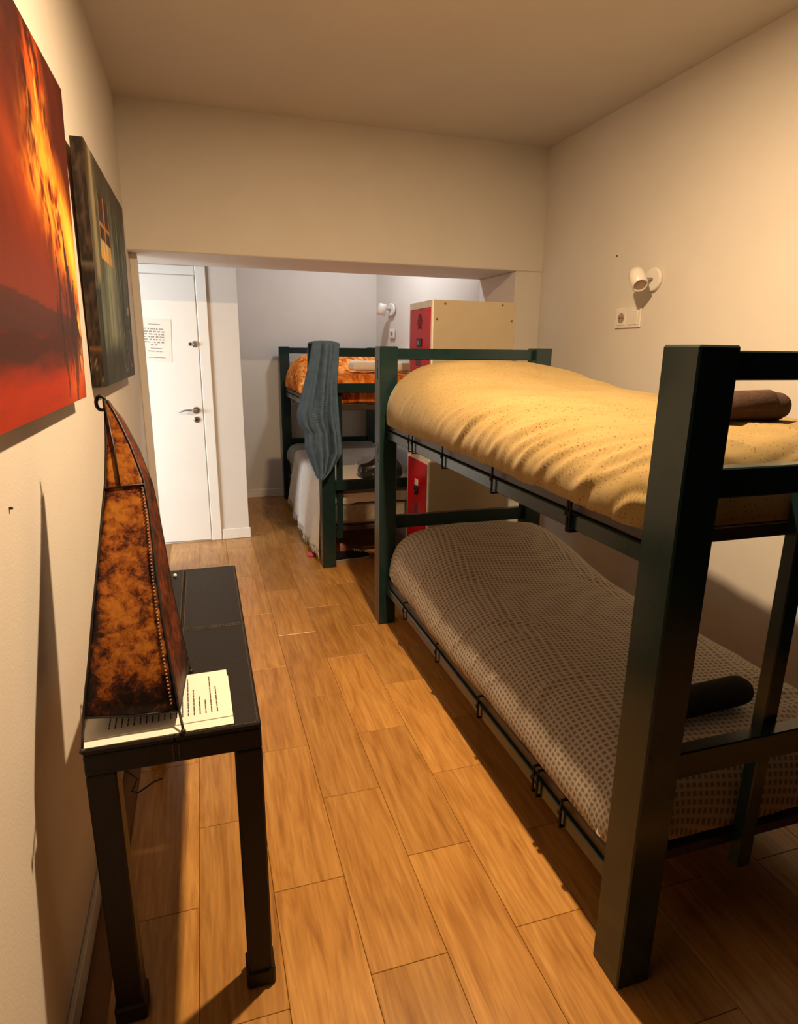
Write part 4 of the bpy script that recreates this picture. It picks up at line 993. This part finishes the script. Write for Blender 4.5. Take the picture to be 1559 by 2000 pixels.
# printed sheets: a stack of two
def sheet(name, c, rz, z, lines, label):
    t = thing(name, (c[0], c[1], z), label, 'papers')
    X = Matrix.Translation((c[0], c[1], z)) @ Matrix.Rotation(rz, 4, 'Z')
    box('sheet', (-0.1485, -0.105, 0), (0.1485, 0.105, 0.0016), PAPER, t, xf=X)
    if lines:
        bm = bmesh.new(); rr = random.Random(5)
        for k, (x, ya, yb) in enumerate(lines):
            y = ya
            while y < yb:
                L_ = min(rr.uniform(0.008, 0.028), yb - y); bm_box(bm, (x - 0.0013, y, 0.0016), (x + 0.0013, y + L_, 0.0019)); y += L_ + 0.0022
        bm_to('printed_text', bm, INK, t, xf=X)
    return t
sheet('document', (-0.131, 1.318, 0), 0.02, TZ + 0.0005, None, 'white paper sheets under the printed document on the table')
lines = [(0.118 - k * 0.0122, -0.080, rl) for k, rl in enumerate((0.03, 0.082, -0.02, -0.005, 0.03, 0.082, 0.075, 0.08, 0.0, 0.075, -0.03, 0.07, 0.02, 0.06, -0.02, 0.05, -0.03, 0.03, 0.06))]
sheet('document', (-0.133, 1.345, 0), 0.03, TZ + 0.0026, lines, 'white printed document lying under the leather lamp')

# ------------------------------------------------------------------ goatskin lamp
def resample(pts, n):
    pts = np.array(pts, float); s = np.concatenate([[0], np.cumsum(np.linalg.norm(np.diff(pts, axis=0), axis=1))]); s /= s[-1]
    t = np.linspace(0, 1, n); return np.stack([np.interp(t, s, pts[:, k]) for k in range(pts.shape[1])], 1)
def edge3(px, yf0, yf1, e=1.25):
    out = []
    y0 = px[0][1]; y1 = px[-1][1]
    for u, v in px:
        k = (y0 - v) / (y0 - y1); out.append(on(1, yf0 + (yf1 - yf0) * k ** e, u, v))
    return resample(out, 25)
FRe = edge3([(350, 1388), (341, 1340), (333, 1300), (316, 1200), (303, 1100), (292, 1000), (280, 935), (255, 870), (226, 810), (208, 782)], 1.245, 1.60)
FLe = edge3([(163, 1402), (167, 1350), (173, 1300), (181, 1200), (191, 1100), (200, 1000), (206, 940), (207, 870), (206, 810), (202, 782)], 1.245, 1.60)
BRe = edge3([(367, 1290), (352, 1225), (336, 1150), (322, 1070), (309, 1000), (297, 945), (272, 880), (240, 820), (210, 782)], 1.465, 1.62)
BLe = FLe + (BRe - FRe); BLe[:, 0] = np.maximum(BLe[:, 0], XL + 0.02)
lp = thing('leather_lamp', (float(FLe[0][0] + FRe[0][0]) / 2, 1.35, TZ), 'tall curved orange-brown goatskin table lamp on iron feet', 'lamp')
def skin(name, A, B, mat, nb=8, bow=0.0):
    A = np.array(A); B = np.array(B); V = []; n = len(A)
    for i in range(n):
        for j in range(nb + 1):
            t = j / nb; p = A[i] * (1 - t) + B[i] * t; V.append(p)
    V = np.array(V)
    G = V.reshape(n, nb + 1, 3); nn = np.cross(np.gradient(G, axis=0), np.gradient(G, axis=1)); nn /= np.maximum(np.linalg.norm(nn, axis=-1, keepdims=True), 1e-9)
    t = np.linspace(0, 1, nb + 1)
    G = G + nn * (bow * np.sin(t * math.pi))[None, :, None] * np.linspace(1, 0.2, n)[:, None, None]
    F = [(i * (nb + 1) + j, i * (nb + 1) + j + 1, (i + 1) * (nb + 1) + j + 1, (i + 1) * (nb + 1) + j) for i in range(n - 1) for j in range(nb)]
    o = frompy(name, G.reshape(-1, 3), F, mat, lp, True)
    ul = o.data.uv_layers.new(name='UVMap')
    for lo in o.data.loops: ul.data[lo.index].uv = ((lo.vertex_index % (nb + 1)) / nb, (lo.vertex_index // (nb + 1)) / (n - 1))
    s = o.modifiers.new('thickness', 'SOLIDIFY'); s.thickness = 0.0025; s.offset = 0
    return o
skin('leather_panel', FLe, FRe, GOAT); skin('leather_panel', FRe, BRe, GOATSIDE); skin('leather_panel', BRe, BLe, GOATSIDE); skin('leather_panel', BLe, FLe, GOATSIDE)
feet = [on(2, TZ + 0.012, 160, 1462), on(2, TZ + 0.008, 358, 1426), on(2, TZ + 0.004, 373, 1312)]
feet.append(feet[0] + (feet[2] - feet[1]))
feet[3][0] = max(feet[3][0], XL + 0.02)
for E, ft in zip((FLe, FRe, BRe, BLe), feet):
    ft = np.array(ft); ft[2] = TZ + 0.0085
    bm = bmesh.new(); bm_tube(bm, [ft] + [ft * 0.6 + E[0] * 0.4] + [tuple(p) for p in E], 0.0028, 6)
    o = bm_to('iron_rod', bm, IRON, lp, True)
    bm = bmesh.new(); bmesh.ops.create_uvsphere(bm, u_segments=10, v_segments=6, radius=0.0058, matrix=Matrix.Translation(ft + np.array((0.0, -0.002, -0.0022)))); bm_to('foot_curl', bm, IRON, lp, True)
for a, b in ((FLe, FRe), (FRe, BRe), (BRe, BLe), (BLe, FLe)):
    tube('hoop', [tuple(a[0]), tuple((a[0] + b[0]) / 2 + np.array((0, 0, -0.004))), tuple(b[0])], 0.0028, IRON, lp, 6)
def at(E, k):
    i = min(int(k), len(E) - 2); t = k - i; return E[i] * (1 - t) + E[i + 1] * t
kc = 16.6
fw_ = np.array((0.0, -0.004, 0.0))
tube('seam', [tuple(at(FLe, kc) + fw_), tuple(at(FRe, kc) + fw_)], 0.0022, IRON, lp, 6)
tube('seam', [tuple(at(FLe, kc) * 0.62 + at(FRe, kc) * 0.38 + fw_), tuple(at(FLe, 20) * 0.68 + at(FRe, 20) * 0.32 + fw_), tuple(at(FLe, 24) * 0.7 + at(FRe, 24) * 0.3 + fw_)], 0.0026, IRON, lp, 6)
# darker dyed borders, laced seam beads
bm = bmesh.new()
for k in range(64):
    kk = 0.6 + k * (kc - 0.6) / 63; p = at(FRe, kk) * 0.93 + at(FLe, kk) * 0.07 + np.array((0, -0.0035, 0))
    bmesh.ops.create_icosphere(bm, subdivisions=1, radius=0.0026, matrix=Matrix.Translation(p))
f = bm_to('lacing', bm, BEAD, lp, True); f['kind'] = 'stuff'
top = (FRe[-1] + FLe[-1] + BRe[-1]) / 3
hk = [tuple(top + np.array((0.002, 0, -0.03))), tuple(top + np.array((0.0, 0, -0.008)))]
hk += [tuple(top + np.array((-0.011 + 0.010 * math.cos(a_), -0.002, -0.006 + 0.016 * math.sin(a_)))) for a_ in np.linspace(0.3, 5.6, 20)]
tube('iron_hook', hk, [0.005, 0.005] + [0.0042] * 16 + [0.004, 0.0036, 0.003, 0.0025], IRON, lp, 8)
cp = [on(1, 1.75, *q) for q in ((236, 1500), (256, 1512), (268, 1521), (263, 1535), (257, 1545), (270, 1548), (285, 1538), (300, 1527), (318, 1520))]
top_c = np.array((TX0 - 0.012, 1.72, TZ - 0.03))
tube('cord', [(-0.17, 1.36, TZ + 0.030), (-0.20, 1.50, TZ + 0.0035), (TX0 + 0.02, 1.66, TZ + 0.0035), (TX0 - 0.008, 1.69, TZ + 0.002), tuple(top_c)] + [tuple(p) for p in cp], 0.0028, BLACKPL, lp, 6)
